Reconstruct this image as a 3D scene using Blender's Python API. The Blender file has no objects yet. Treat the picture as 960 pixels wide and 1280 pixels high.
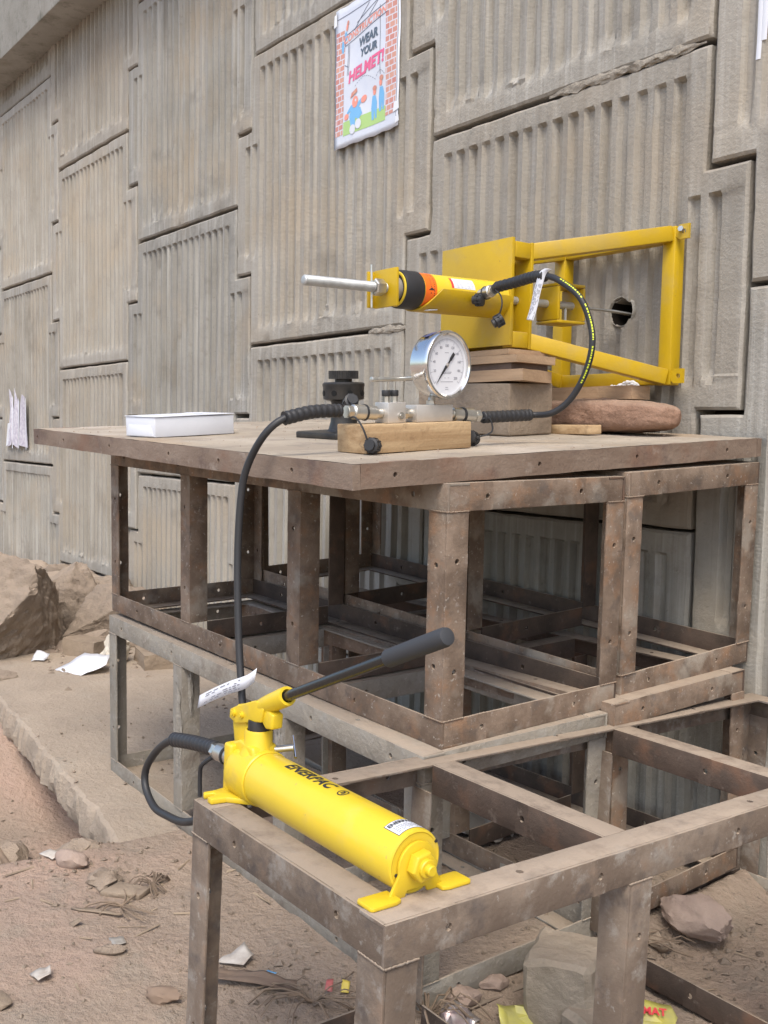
import bpy, bmesh, math, random
from mathutils import Vector, Matrix, Euler, noise
rnd = random.Random(7)
PI = math.pi
R = math.radians
ZC = 1.29                      # camera height over the ground; positions below are metres, z = 0 on the ground
D = 2.66                       # the wall face stands at y = D
scene = bpy.context.scene
COL = scene.collection

# ------------------------------------------------------------------ camera
cam_d = bpy.data.cameras.new("camera")
cam = bpy.data.objects.new("camera", cam_d)
COL.objects.link(cam)
yaw, pitch, roll = 0.9275, 0.0745, 0.0206
f_ = Vector((-math.sin(yaw)*math.cos(pitch), math.cos(yaw)*math.cos(pitch), -math.sin(pitch)))
r_ = Vector((math.cos(yaw), math.sin(yaw), 0))
u_ = r_.cross(f_)
cr, sr = math.cos(roll), math.sin(roll)
r2, u2 = cr*r_ + sr*u_, -sr*r_ + cr*u_
m = Matrix((r2, u2, -f_)).transposed().to_4x4()
m.translation = (0, 0, ZC)
cam.matrix_world = m
cam_d.sensor_fit = 'VERTICAL'
cam_d.sensor_height = 36.0
cam_d.lens = 36.0*1254.0/1280.0
cam_d.clip_start = 0.05
cam_d.clip_end = 4000
scene.camera = cam

# ------------------------------------------------------------------ light
SUN_EL, SUN_AZ = 56.0, 132.0     # degrees; azimuth the light comes from, clockwise from +Y
world = bpy.data.worlds.new("World")
scene.world = world
world.use_nodes = True
wn = world.node_tree
bg = wn.nodes["Background"]
sky = wn.nodes.new("ShaderNodeTexSky")
sky.sky_type = 'NISHITA'
sky.sun_disc = False
sky.sun_elevation = R(SUN_EL)
sky.sun_rotation = R(SUN_AZ)
sky.dust_density = 2.5
sky.air_density = 1.0
sky.ozone_density = 0.6
wn.links.new(sky.outputs[0], bg.inputs[0])
bg.inputs[1].default_value = 0.15
sl = bpy.data.lights.new("sun", 'SUN')
sl.energy = 1.3
sl.angle = R(26)
sl.color = (1.0, 0.945, 0.83)
sun = bpy.data.objects.new("sun", sl)
COL.objects.link(sun)
sd = Vector((math.sin(R(SUN_AZ))*math.cos(R(SUN_EL)), math.cos(R(SUN_AZ))*math.cos(R(SUN_EL)), math.sin(R(SUN_EL))))
sun.rotation_euler = sd.to_track_quat('Z', 'Y').to_euler()
scene.view_settings.view_transform = 'Standard'
scene.view_settings.look = 'None'
scene.view_settings.exposure = 0.97
scene.view_settings.gamma = 1.0

# ------------------------------------------------------------------ helpers
def tag(o, label=None, cat=None, group=None, kind=None):
    if label: o["label"] = label
    if cat: o["category"] = cat
    if group: o["group"] = group
    if kind: o["kind"] = kind
    return o

def thing(name, label, cat, M=None, group=None):
    o = bpy.data.objects.new(name, None)
    o.empty_display_size = 0.05
    COL.objects.link(o)
    o.matrix_world = M if M is not None else Matrix()
    return tag(o, label, cat, group)

def T(x, y, z): return Matrix.Translation((x, y, z))
def W(x, y, z): return Matrix.Translation((x, y, z+ZC))     # from camera-level heights
def Rz(a): return Matrix.Rotation(a, 4, 'Z')
def Rx(a): return Matrix.Rotation(a, 4, 'X')
def Ry(a): return Matrix.Rotation(a, 4, 'Y')
def pose(x, y, z, yw, tx, ty): return T(x, y, z+ZC) @ Rz(yw) @ Rx(tx) @ Ry(ty)
def frame_to(p0, p1):
    d = Vector(p1)-Vector(p0)
    q = d.to_track_quat('Z', 'Y')
    return Matrix.Translation(p0) @ q.to_matrix().to_4x4(), d.length

class MB:
    def __init__(s, M=None):
        s.bm = bmesh.new(); s.M = M if M is not None else Matrix()
    def v(s, p): return s.bm.verts.new(s.M @ Vector(p))
    def face(s, vs):
        try: return s.bm.faces.new(vs)
        except ValueError: return None
    def box(s, x0, x1, y0, y1, z0, z1, M=None):
        M = M or Matrix()
        v = [s.v(M @ Vector((x, y, z))) for z in (z0, z1) for y in (y0, y1) for x in (x0, x1)]
        for q in ((0,2,3,1),(4,5,7,6),(0,1,5,4),(2,6,7,3),(0,4,6,2),(1,3,7,5)): s.face([v[i] for i in q])
        return s
    def cyl(s, p0, p1, r0, r1=None, seg=16, caps=True):
        r1 = r0 if r1 is None else r1
        Mx, L = frame_to(p0, p1)
        return s.lathe([(r0, 0), (r1, L)], Mx, seg, caps)
    def lathe(s, prof, M=None, seg=24, caps=True, a0=0.0):
        M = M or Matrix(); rings = []
        for r, z in prof:
            rings.append([s.v(M @ Vector((r*math.cos(a0+2*PI*i/seg), r*math.sin(a0+2*PI*i/seg), z))) for i in range(seg)])
        for a, b in zip(rings, rings[1:]):
            for i in range(seg):
                j = (i+1) % seg
                s.face([a[i], a[j], b[j], b[i]])
        if caps:
            s.face(rings[0][::-1]); s.face(rings[-1])
        return s
    def prism(s, poly, h, M=None, z0=0.0):
        M = M or Matrix()
        a = [s.v(M @ Vector((x, y, z0))) for x, y in poly]
        b = [s.v(M @ Vector((x, y, z0+h))) for x, y in poly]
        n = len(poly)
        s.face(a[::-1]); s.face(b)
        for i in range(n):
            j = (i+1) % n
            s.face([a[i], a[j], b[j], b[i]])
        return s
    def tube(s, pts, rad, seg=12, caps=True):
        P = [Vector(p) for p in pts]; n = len(P); rings = []
        t0 = (P[1]-P[0]).normalized()
        nrm = t0.orthogonal().normalized()
        for i in range(n):
            t = (P[min(i+1, n-1)]-P[max(i-1, 0)]).normalized()
            nrm = (nrm - t*nrm.dot(t)).normalized()
            b = t.cross(nrm)
            r = rad(i/(n-1)) if callable(rad) else rad
            rings.append([s.v(P[i]+r*(math.cos(2*PI*k/seg)*nrm+math.sin(2*PI*k/seg)*b)) for k in range(seg)])
        for a, b in zip(rings, rings[1:]):
            for i in range(seg):
                j = (i+1) % seg
                s.face([a[i], a[j], b[j], b[i]])
        if caps: s.face(rings[0][::-1]); s.face(rings[-1])
        return s
    def out(s, name, mat, parent=None, bevel=0.0, smooth=35.0, seg=2, M=None):
        bmesh.ops.recalc_face_normals(s.bm, faces=s.bm.faces)
        if bevel > 0:
            es = [e for e in s.bm.edges if e.is_manifold and e.calc_face_angle(0) > R(40)]
            bmesh.ops.bevel(s.bm, geom=es, offset=bevel, offset_type='OFFSET', segments=seg, profile=0.5, affect='EDGES', clamp_overlap=True)
        me = bpy.data.meshes.new(name)
        s.bm.to_mesh(me); s.bm.free()
        return link(name, me, mat, parent, smooth, M)

def link(name, me, mat, parent=None, smooth=35.0, M=None):
    if smooth:
        me.polygons.foreach_set("use_smooth", [True]*len(me.polygons))
        me.set_sharp_from_angle(angle=R(smooth))
    if mat is not None and not me.materials: me.materials.append(mat)
    o = bpy.data.objects.new(name, me)
    COL.objects.link(o)
    if parent is not None: o.parent = parent
    if M is not None: o.matrix_local = M
    return o

def spline(pts, n=12):
    P = [Vector(p) for p in pts]; out = []
    for i in range(len(P)-1):
        p0, p1, p2, p3 = P[max(i-1, 0)], P[i], P[i+1], P[min(i+2, len(P)-1)]
        for k in range(n):
            t = k/n
            out.append(0.5*((2*p1)+(p2-p0)*t+(2*p0-5*p1+4*p2-p3)*t*t+(3*p1-p0-3*p2+p3)*t**3))
    out.append(P[-1])
    return out

# ------------------------------------------------------------------ materials
def mat(name, c1, c2=None, scale=8.0, rough=0.7, metal=0.0, bump=0.0, bscale=None, stretch=(1,1,1), spots=None,
        dust=None, vary=0.06, spec=0.5, streak=None, mid=(0.35, 0.65), coat=0.0, bdist=0.01, extra=None, streak2=None, tint=None):
    m = bpy.data.materials.new(name); m.use_nodes = True
    nt = m.node_tree; N = nt.nodes; Lk = nt.links.new
    b = N["Principled BSDF"]
    b.inputs["Roughness"].default_value = rough; b.inputs["Metallic"].default_value = metal
    b.inputs["Specular IOR Level"].default_value = spec
    if coat: b.inputs["Coat Weight"].default_value = coat; b.inputs["Coat Roughness"].default_value = 0.15
    tc = N.new("ShaderNodeTexCoord"); oi = N.new("ShaderNodeObjectInfo")
    mul = N.new("ShaderNodeMath"); mul.operation = 'MULTIPLY'; mul.inputs[1].default_value = 37.0
    Lk(oi.outputs["Random"], mul.inputs[0])
    cmb = N.new("ShaderNodeCombineXYZ")
    for i in range(3): Lk(mul.outputs[0], cmb.inputs[i])
    add = N.new("ShaderNodeVectorMath"); add.operation = 'ADD'
    Lk(tc.outputs["Object"], add.inputs[0]); Lk(cmb.outputs[0], add.inputs[1])
    def nz(sc, det=8, rg=0.6, st=None):
        n = N.new("ShaderNodeTexNoise"); n.inputs["Scale"].default_value = sc
        n.inputs["Detail"].default_value = det; n.inputs["Roughness"].default_value = rg
        if st:
            mp = N.new("ShaderNodeMapping"); mp.inputs["Scale"].default_value = st
            Lk(add.outputs[0], mp.inputs[0]); Lk(mp.outputs[0], n.inputs["Vector"])
        else: Lk(add.outputs[0], n.inputs["Vector"])
        return n.outputs["Fac"]
    def rng(x, a, bb):
        r = N.new("ShaderNodeMapRange"); r.inputs[1].default_value = a; r.inputs[2].default_value = bb
        Lk(x, r.inputs[0]); return r.outputs[0]
    def mix(fac, a, bcol):
        x = N.new("ShaderNodeMix"); x.data_type = 'RGBA'
        if isinstance(fac, float): x.inputs[0].default_value = fac
        else: Lk(fac, x.inputs[0])
        for k, c in ((6, a), (7, bcol)):
            if isinstance(c, tuple): x.inputs[k].default_value = (*c[:3], 1)
            else: Lk(c, x.inputs[k])
        return x.outputs[2]
    def mulf(a, k):
        x = N.new("ShaderNodeMath"); x.operation = 'MULTIPLY'; Lk(a, x.inputs[0])
        if isinstance(k, float): x.inputs[1].default_value = k
        else: Lk(k, x.inputs[1])
        return x.outputs[0]
    col = c1
    if c2: col = mix(rng(nz(scale, 8, 0.62, stretch if stretch != (1,1,1) else None), *mid), c1, c2)
    if streak:      # colour, scale, vertical stretch, amount
        sc, ss, st, am = streak
        col = mix(mulf(rng(nz(ss, 5, 0.6, st), 0.5, 0.75), am), col, sc)
    if streak2:
        sc, ss, st, am = streak2
        col = mix(mulf(rng(nz(ss*1.37, 5, 0.65, st), 0.54, 0.72), am), col, sc)
    if spots:       # colour, scale, lo, hi, amount
        sc, ss, lo, hi, am = spots
        col = mix(mulf(rng(nz(ss, 6, 0.7), lo, hi), am), col, sc)
    if extra:
        for sc, ss, lo, hi, am in extra:
            col = mix(mulf(rng(nz(ss, 4, 0.6), lo, hi), am), col, sc)
    if tint:        # each casting has a tone of its own
        t2 = N.new("ShaderNodeMath"); t2.operation = 'MULTIPLY'; t2.inputs[1].default_value = 7.13; Lk(oi.outputs["Random"], t2.inputs[0])
        t3 = N.new("ShaderNodeMath"); t3.operation = 'FRACT'; Lk(t2.outputs[0], t3.inputs[0])
        col = mix(mulf(t3.outputs[0], tint[1]), col, tint[0])
    if dust:        # colour, amount: settles on faces that look up
        g = N.new("ShaderNodeNewGeometry"); sp = N.new("ShaderNodeSeparateXYZ"); Lk(g.outputs["Normal"], sp.inputs[0])
        fz = mulf(rng(sp.outputs[2], 0.45, 0.95), rng(nz(14, 6, 0.7), 0.15, 0.5))
        col = mix(mulf(fz, dust[1]), col, dust[0])
    if vary:
        hs = N.new("ShaderNodeHueSaturation")
        mr = N.new("ShaderNodeMapRange"); mr.inputs[3].default_value = 1-vary; mr.inputs[4].default_value = 1+vary
        Lk(oi.outputs["Random"], mr.inputs[0]); Lk(mr.outputs[0], hs.inputs["Value"])
        if isinstance(col, tuple): hs.inputs["Color"].default_value = (*col, 1)
        else: Lk(col, hs.inputs["Color"])
        col = hs.outputs[0]
    if isinstance(col, tuple): b.inputs["Base Color"].default_value = (*col, 1)
    else: Lk(col, b.inputs["Base Color"])
    if bump:
        bp = N.new("ShaderNodeBump"); bp.inputs["Strength"].default_value = bump; bp.inputs["Distance"].default_value = bdist
        Lk(nz(bscale or scale*6, 8, 0.65), bp.inputs["Height"]); Lk(bp.outputs[0], b.inputs["Normal"])
    if metal < 0.5 and c2 and rough > 0.3:
        Lk(rng(nz(scale*2.3, 4, 0.6), -0.6, 1.6), b.inputs["Roughness"]) if False else None
    return m

DUST = (0.36, 0.29, 0.225)
M_panel = mat("cast_concrete", (0.345, 0.330, 0.296), (0.268, 0.255, 0.226), 3.0, 0.92, bump=0.7, bscale=70, vary=0.11, spec=0.22,
              streak=((0.50, 0.485, 0.45), 1.0, (34, 34, 0.9), 0.75), spots=((0.20, 0.178, 0.15), 10, 0.58, 0.74, 0.5),
              dust=(DUST, 0.5), bdist=0.006, extra=[((0.355, 0.300, 0.230), 1.7, 0.50, 0.68, 0.7), ((0.18, 0.168, 0.148), 4, 0.56, 0.72, 0.6), ((0.16, 0.14, 0.12), 60, 0.66, 0.74, 0.55)],
              streak2=((0.19, 0.17, 0.145), 1.0, (22, 22, 0.5), 0.6), tint=((0.375, 0.325, 0.262), 0.42))
M_coping = mat("coping_concrete", (0.35, 0.335, 0.30), (0.26, 0.248, 0.215), 2.2, 0.9, bump=0.35, bscale=40, spec=0.25,
               streak=((0.22, 0.205, 0.165), 1.0, (5, 5, 1.2), 0.7), spots=((0.13, 0.13, 0.10), 6, 0.52, 0.68, 0.7))
M_backing = mat("backfill_soil", (0.07, 0.058, 0.047), (0.045, 0.038, 0.03), 12, 1.0, spec=0.1)
M_dirt = mat("dry_dirt", (0.375, 0.290, 0.222), (0.310, 0.243, 0.190), 1.6, 0.97, bump=1.0, bscale=38, vary=0, spec=0.15,
             spots=((0.20, 0.155, 0.125), 26, 0.58, 0.74, 0.6), bdist=0.02,
             extra=[((0.45, 0.315, 0.245), 0.9, 0.48, 0.64, 0.75), ((0.30, 0.262, 0.21), 4.2, 0.55, 0.7, 0.6), ((0.16, 0.125, 0.10), 70, 0.62, 0.70, 0.7), ((0.43, 0.36, 0.28), 95, 0.64, 0.72, 0.7)])
M_slab = mat("dusty_slab", (0.390, 0.318, 0.248), (0.325, 0.265, 0.208), 3.0, 0.95, bump=0.8, bscale=45, bdist=0.014, vary=0, spec=0.15,
             spots=((0.21, 0.17, 0.14), 18, 0.6, 0.78, 0.5), extra=[((0.36, 0.31, 0.25), 5, 0.55, 0.7, 0.5), ((0.18, 0.145, 0.115), 80, 0.63, 0.71, 0.6)])
M_rust = mat("rusty_steel", (0.158, 0.114, 0.084), (0.242, 0.181, 0.136), 9, 0.82, 0.1, bump=0.5, bscale=120, vary=0.14, spec=0.3,
             spots=((0.30, 0.25, 0.215), 38, 0.58, 0.70, 0.75), dust=(DUST, 0.92), bdist=0.004, mid=(0.42, 0.58),
             extra=[((0.28, 0.160, 0.092), 16, 0.52, 0.68, 0.6), ((0.095, 0.080, 0.072), 15, 0.56, 0.68, 0.6), ((0.32, 0.285, 0.24), 7.0, 0.55, 0.66, 0.7), ((0.42, 0.38, 0.33), 90, 0.63, 0.70, 0.8)])
M_rustC = mat("mortar_stained_steel", (0.155, 0.118, 0.091), (0.225, 0.180, 0.142), 8, 0.85, 0.1, bump=0.5, bscale=100, vary=0.12, spec=0.3,
              spots=((0.29, 0.265, 0.235), 12, 0.54, 0.66, 0.75), dust=(DUST, 0.92), bdist=0.004, mid=(0.42, 0.58),
              extra=[((0.24, 0.150, 0.098), 16, 0.56, 0.72, 0.45), ((0.08, 0.07, 0.068), 15, 0.55, 0.68, 0.6), ((0.36, 0.335, 0.30), 45, 0.64, 0.72, 0.6)])
M_rustB = mat("mortar_crusted_steel", (0.315, 0.285, 0.238), (0.22, 0.195, 0.162), 6, 0.9, 0.0, bump=0.8, bscale=60, vary=0.12, spec=0.25,
              spots=((0.32, 0.30, 0.265), 12, 0.50, 0.64, 0.8), dust=(DUST, 0.9), bdist=0.006,
              extra=[((0.16, 0.125, 0.10), 9, 0.58, 0.70, 0.6), ((0.40, 0.37, 0.32), 60, 0.6, 0.7, 0.7)])
M_rustD = mat("dark_brown_steel", (0.066, 0.049, 0.039), (0.115, 0.082, 0.063), 9, 0.8, 0.1, bump=0.5, bscale=110, vary=0.14, spec=0.3,
             spots=((0.24, 0.20, 0.165), 30, 0.60, 0.72, 0.6), dust=(DUST, 0.92), bdist=0.004, extra=[((0.19, 0.10, 0.06), 8, 0.54, 0.68, 0.6)])  # darker copy of the rust colour, for crossbars and far-side members
M_crust = mat("mortar_crust", (0.33, 0.305, 0.265), (0.25, 0.23, 0.20), 20, 0.95, bump=0.9, bscale=70, spec=0.2)
M_ply = mat("dusty_plywood", (0.305, 0.258, 0.205), (0.385, 0.330, 0.262), 4.5, 0.85, bump=0.35, bscale=70, vary=0, spec=0.25, stretch=(1, 0.3, 1), mid=(0.4, 0.6),
            spots=((0.20, 0.172, 0.148), 6, 0.53, 0.68, 0.7), extra=[((0.47, 0.41, 0.345), 2.4, 0.50, 0.66, 0.75), ((0.16, 0.135, 0.12), 30, 0.62, 0.72, 0.6), ((0.36, 0.25, 0.155), 1.6, 0.55, 0.68, 0.6)])
M_edge = mat("rusty_edge_steel", (0.175, 0.122, 0.090), (0.262, 0.200, 0.155), 8, 0.8, 0.1, bump=0.35, bscale=80, vary=0.04, spec=0.3, stretch=(0.5, 0.5, 1.5),
             spots=((0.12, 0.085, 0.075), 9, 0.52, 0.68, 0.75), extra=[((0.21, 0.105, 0.065), 5, 0.54, 0.7, 0.6), ((0.38, 0.33, 0.28), 16, 0.62, 0.76, 0.7)])
M_yel = mat("gloss_yellow_paint", (0.71, 0.52, 0.034), (0.67, 0.485, 0.034), 9, 0.3, extra=[((0.60, 0.46, 0.13), 14, 0.56, 0.72, 0.40), ((0.34, 0.27, 0.12), 70, 0.67, 0.72, 0.6)], vary=0, spec=0.5)
M_yelc = mat("cast_yellow_paint", (0.69, 0.495, 0.022), (0.65, 0.46, 0.024), 20, 0.38, vary=0, bump=0.15, bscale=160, bdist=0.002, extra=[((0.45, 0.33, 0.10), 18, 0.58, 0.74, 0.45), ((0.30, 0.22, 0.09), 60, 0.66, 0.74, 0.5)])
M_och = mat("ochre_frame_paint", (0.53, 0.345, 0.005), (0.47, 0.30, 0.007), 6, 0.42, vary=0.04, bump=0.08, bscale=60,
            spots=((0.17, 0.115, 0.05), 34, 0.66, 0.72, 0.8), extra=[((0.42, 0.29, 0.06), 9, 0.54, 0.70, 0.6), ((0.36, 0.27, 0.10), 3.5, 0.55, 0.7, 0.4)], dust=(DUST, 0.45))
M_black = mat("black_rubber", (0.028, 0.028, 0.030), rough=0.48, vary=0.05, spec=0.4)
M_blackm = mat("black_metal", (0.022, 0.022, 0.023), (0.05, 0.045, 0.04), 25, 0.42, 0.3, bump=0.1, vary=0)
M_grip = mat("foam_grip", (0.045, 0.047, 0.052), rough=0.62, vary=0, spec=0.3)
M_chrome = mat("polished_steel", (0.74, 0.73, 0.71), rough=0.16, metal=1.0, vary=0)
M_steel = mat("plated_steel", (0.62, 0.61, 0.57), (0.52, 0.50, 0.45), 30, 0.33, 0.9, vary=0.05)
M_zinc = mat("zinc_rod", (0.50, 0.51, 0.50), (0.38, 0.38, 0.37), 25, 0.5, 0.55, vary=0)
M_satin = mat("satin_steel", (0.60, 0.57, 0.53), (0.55, 0.52, 0.48), 40, 0.42, 0.55, vary=0)
M_white = mat("white_card", (0.66, 0.68, 0.73), rough=0.6, vary=0, spec=0.3, c2=(0.61, 0.63, 0.68), scale=6, spots=((0.45, 0.43, 0.41), 14, 0.66, 0.78, 0.4))
M_paper = mat("white_paper", (0.68, 0.69, 0.73), rough=0.55, vary=0.04, spec=0.35)
M_lit = mat("dirty_paper", (0.50, 0.46, 0.41), (0.36, 0.31, 0.26), 30, 0.7, vary=0.1)
M_dial = mat("dial_white", (0.72, 0.73, 0.77), rough=0.3, vary=0, spec=0.5)
M_ink = mat("black_ink", (0.03, 0.03, 0.035), rough=0.5, vary=0)
M_inkg = mat("grey_ink", (0.22, 0.22, 0.26), rough=0.5, vary=0)
M_blk2 = mat("pine_wood", (0.50, 0.355, 0.205), (0.36, 0.235, 0.125), 9, 0.7, bump=0.3, bscale=80, vary=0.06, stretch=(2.5, 0.25, 6), spec=0.3, mid=(0.40, 0.60),
             spots=((0.20, 0.12, 0.065), 9, 0.58, 0.68, 0.6), extra=[((0.17, 0.105, 0.06), 28, 0.63, 0.70, 0.6)])
M_wood = mat("offcut_wood", (0.44, 0.305, 0.195), (0.30, 0.20, 0.125), 8, 0.8, bump=0.25, bscale=70, vary=0.12, stretch=(0.3, 1, 4), spec=0.25,
             spots=((0.20, 0.13, 0.09), 10, 0.6, 0.75, 0.5))
M_woodd = mat("dark_wood", (0.15, 0.10, 0.075), (0.10, 0.07, 0.055), 8, 0.85, bump=0.3, vary=0.1)
M_rock = mat("dusty_rock", (0.30, 0.24, 0.182), (0.225, 0.178, 0.138), 3.2, 0.95, bump=1.0, bscale=13, vary=0.10, spec=0.2, bdist=0.035,
             spots=((0.15, 0.12, 0.10), 12, 0.58, 0.74, 0.5), dust=((0.36, 0.285, 0.22), 0.75))
M_red = mat("red_sandstone", (0.335, 0.215, 0.155), (0.27, 0.165, 0.115), 5, 0.92, bump=0.9, bscale=30, vary=0.05, spec=0.2, bdist=0.012,
            spots=((0.19, 0.12, 0.09), 9, 0.58, 0.72, 0.5), dust=((0.38, 0.28, 0.21), 0.5))
M_cut = mat("cut_stone", (0.36, 0.305, 0.24), (0.28, 0.235, 0.18), 8, 0.93, bump=0.8, bscale=34, vary=0.06, spec=0.2, bdist=0.012,
            spots=((0.50, 0.46, 0.41), 7, 0.6, 0.72, 0.5), dust=(DUST, 0.5))
M_pink = mat("pink_stone", (0.36, 0.275, 0.225), (0.28, 0.21, 0.175), 8, 0.92, bump=0.7, bscale=40, vary=0.06, spec=0.2)
M_block = mat("grey_block", (0.31, 0.245, 0.182), (0.225, 0.175, 0.13), 9, 0.95, bump=0.7, bscale=50, vary=0.05, spec=0.2,
              spots=((0.19, 0.14, 0.11), 14, 0.6, 0.72, 0.6))
M_orange = mat("orange_label", (0.88, 0.16, 0.015), rough=0.4, vary=0)
M_plas = mat("yellow_wrapper", (0.52, 0.48, 0.09), (0.40, 0.37, 0.13), 20, 0.4, vary=0.03)
M_redp = mat("red_print", (0.62, 0.05, 0.06), rough=0.4, vary=0)
M_redd = mat("dusty_red_print", (0.45, 0.08, 0.08), (0.42, 0.20, 0.17), 30, rough=0.5, vary=0)
M_pinkp = mat("pink_print", (0.74, 0.13, 0.26), rough=0.4, vary=0)
M_bluep = mat("blue_print", (0.18, 0.43, 0.70), rough=0.4, vary=0)
M_greenp = mat("green_print", (0.40, 0.58, 0.20), rough=0.4, vary=0)
M_brickp = mat("brick_print", (0.58, 0.22, 0.17), (0.62, 0.32, 0.22), 30, 0.4, vary=0)
M_skinp = mat("salmon_print", (0.80, 0.30, 0.22), rough=0.4, vary=0)
M_vio = mat("violet_print", (0.40, 0.36, 0.44), (0.62, 0.59, 0.62), 26, 0.5, vary=0)
M_poster = mat("laminated_paper", (0.60, 0.63, 0.71), (0.67, 0.69, 0.74), 9, 0.3, vary=0, spec=0.5)
M_gum = mat("brown_rubbish", (0.24, 0.17, 0.12), (0.17, 0.12, 0.09), 10, 0.9, vary=0.2)
M_foil = mat("foil", (0.55, 0.52, 0.50), (0.40, 0.30, 0.30), 30, 0.3, 0.6, vary=0)
M_twig = mat("dry_stalks", (0.22, 0.16, 0.11), (0.15, 0.11, 0.08), 14, 0.9, vary=0.2)
M_bag = mat("clear_plastic", (0.36, 0.33, 0.29), (0.27, 0.245, 0.21), 14, 0.4, vary=0)
M_film = mat("white_tape", (0.75, 0.76, 0.78), rough=0.3, vary=0)
M_hosey = mat("hose_print", (0.62, 0.70, 0.03), rough=0.5, vary=0)

# text as flat print
def text_mesh(s, size, bold=0.0, shear=0.0, spacing=1.0):
    cu = bpy.data.curves.new("print", 'FONT')
    cu.body = s; cu.size = size; cu.align_x = 'CENTER'; cu.align_y = 'CENTER'
    cu.offset = bold; cu.shear = shear; cu.space_character = spacing; cu.resolution_u = 3
    o = bpy.data.objects.new("print", cu); COL.objects.link(o)
    dg = bpy.context.evaluated_depsgraph_get()
    me = bpy.data.meshes.new_from_object(o.evaluated_get(dg))
    bpy.data.objects.remove(o); bpy.data.curves.remove(cu)
    return me

# ------------------------------------------------------------------ retaining wall of cruciform ribbed panels
HX, HZ, AX, AZ = 0.6654, 0.741, 0.8207, 0.366
def panel_mesh(seed, hole=None):
    rr = random.Random(seed)
    off = Vector((seed*7.3, seed*3.1, seed*1.7))
    gx = [0.0745*(i+0.5)*s for i in range(10) for s in (1, -1)]
    xs = {0.0}
    for s in (1, -1):
        for e in (HX, AX): xs |= {round(s*e, 5), round(s*(e-0.004), 5), round(s*(e-0.009), 5)}
        xs |= {round(s*(HX+0.012), 5)}
    for c in gx:
        for d in (-0.023, -0.012, 0.011, 0.020): xs.add(round(c+d, 5))
    zs = {round(-0.66+0.066*i, 5) for i in range(21)}
    for s in (1, -1):
        for e in (HZ, AZ): zs |= {round(s*e, 5), round(s*(e-0.004), 5), round(s*(e-0.009), 5)}
        zs |= {round(s*(AZ+0.012), 5)}
    for e in (HZ, AZ):
        zs |= {round(e-0.070, 5), round(e-0.080, 5)}
        zs |= {round(-e+d, 5) for d in (0.045, 0.060, 0.075, 0.090, 0.11, 0.135)}
    if hole:
        hx, hz, hr = hole
        k = -0.075
        while k <= 0.0751:
            xs.add(round(hx+k, 5)); zs.add(round(hz+k, 5)); k += 0.0042
    def clean(a, keep):
        a = sorted(a); o = [a[0]]
        for q in a[1:]:
            if q-o[-1] > 0.0022: o.append(q)
        return o
    xs = clean(xs, 0); zs = clean(zs, 0)
    inside = lambda x, z: (abs(x) <= HX+1e-6 and abs(z) <= HZ+1e-6) or (abs(x) <= AX+1e-6 and abs(z) <= AZ+1e-6)
    nx, nz_ = len(xs), len(zs)
    idx = {}; verts = []; faces = []
    fills = {c: (rr.random()**2.2, rr.uniform(0.6, 1.15)) for c in gx}
    def depth(x, z):
        ax, az = abs(x), abs(z)
        if az > AZ: e = min(HX-ax, HZ-az)
        elif ax >= HX: e = min(AX-ax, AZ-az)
        else: e = HZ-az
        y = 0.0
        if e < 0.009: y += (0.009-max(e, 0))*0.9
        c = min(gx, key=lambda g: abs(g-x))
        d = abs(x-c)
        full = abs(c) < 0.6
        zt = (HZ if full else AZ)-0.070; zb = -(HZ if full else AZ)+0.060
        fill, dep = fills[c]
        if zb < z < zt+0.001 and d < 0.0235:
            if d < 0.0125: p = 1.0
            else: p = max(0.0, (0.0235-d)/0.011)
            pz = 1.0
            if z > zt-0.006: pz = 0.0 if z > zt-1e-4 else 0.6
            lo = z-zb
            n = noise.noise(Vector((x*40, z*22, 0))+off)
            pz = min(pz, max(0.0, lo/0.055+n*0.7*fill-fill*0.35))
            y += 0.029*p*min(pz, 1.0)*dep*(0.9+0.25*noise.noise(Vector((c*9, z*3, 2))+off))
            if lo < 0.10 and fill > 0.2: y += 0.014*noise.noise(Vector((x*70, z*70, 5))+off)*fill
        y += 0.0012*noise.noise(Vector((x*14, z*14, 9))+off)+0.002*noise.noise(Vector((x*3, z*3, 4))+off)
        if e < 0.03: y += max(0.0, noise.noise(Vector((x*25, z*25, 1))+off)-0.1)*0.011
        return y
    def vid(i, j):
        if (i, j) not in idx:
            x, z = xs[i], zs[j]
            y = depth(x, z)
            if hole:
                q = math.hypot(x-hole[0], z-hole[1])
                a = math.atan2(z-hole[1], x-hole[0])
                rr_ = hole[2]*(1+0.14*noise.noise(Vector((1.5*math.cos(a), 1.5*math.sin(a), 3))))
                if rr_-0.007 < q < rr_-0.002: k_ = (rr_-0.001)/q; x, z = hole[0]+(x-hole[0])*k_, hole[1]+(z-hole[1])*k_
                elif rr_-0.002 <= q < rr_+0.004: k_ = (rr_+0.0008)/q; x, z = hole[0]+(x-hole[0])*k_, hole[1]+(z-hole[1])*k_
                if q < rr_-0.002: y += 0.16
                elif q < rr_+0.02: y += 0.004*(1-(q-rr_)/0.02)*(1+noise.noise(Vector((x*80, z*80, 0))))
            if hole and math.hypot(x-hole[0], z-hole[1]) < 0.06:
                idx[(i, j)] = len(verts); verts.append((x, y, z)); return idx[(i, j)]
            jx = 0.0035*noise.noise(Vector((z*9, x*2, 3))+off); jz = 0.0035*noise.noise(Vector((x*9, z*2, 7))+off)
            idx[(i, j)] = len(verts); verts.append((x+jx, y, z+jz))
        return idx[(i, j)]
    for i in range(nx-1):
        for j in range(nz_-1):
            cx, cz = (xs[i]+xs[i+1])/2, (zs[j]+zs[j+1])/2
            if inside(cx, cz): faces.append((vid(i, j), vid(i+1, j), vid(i+1, j+1), vid(i, j+1)))
    cnt = {}
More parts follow.
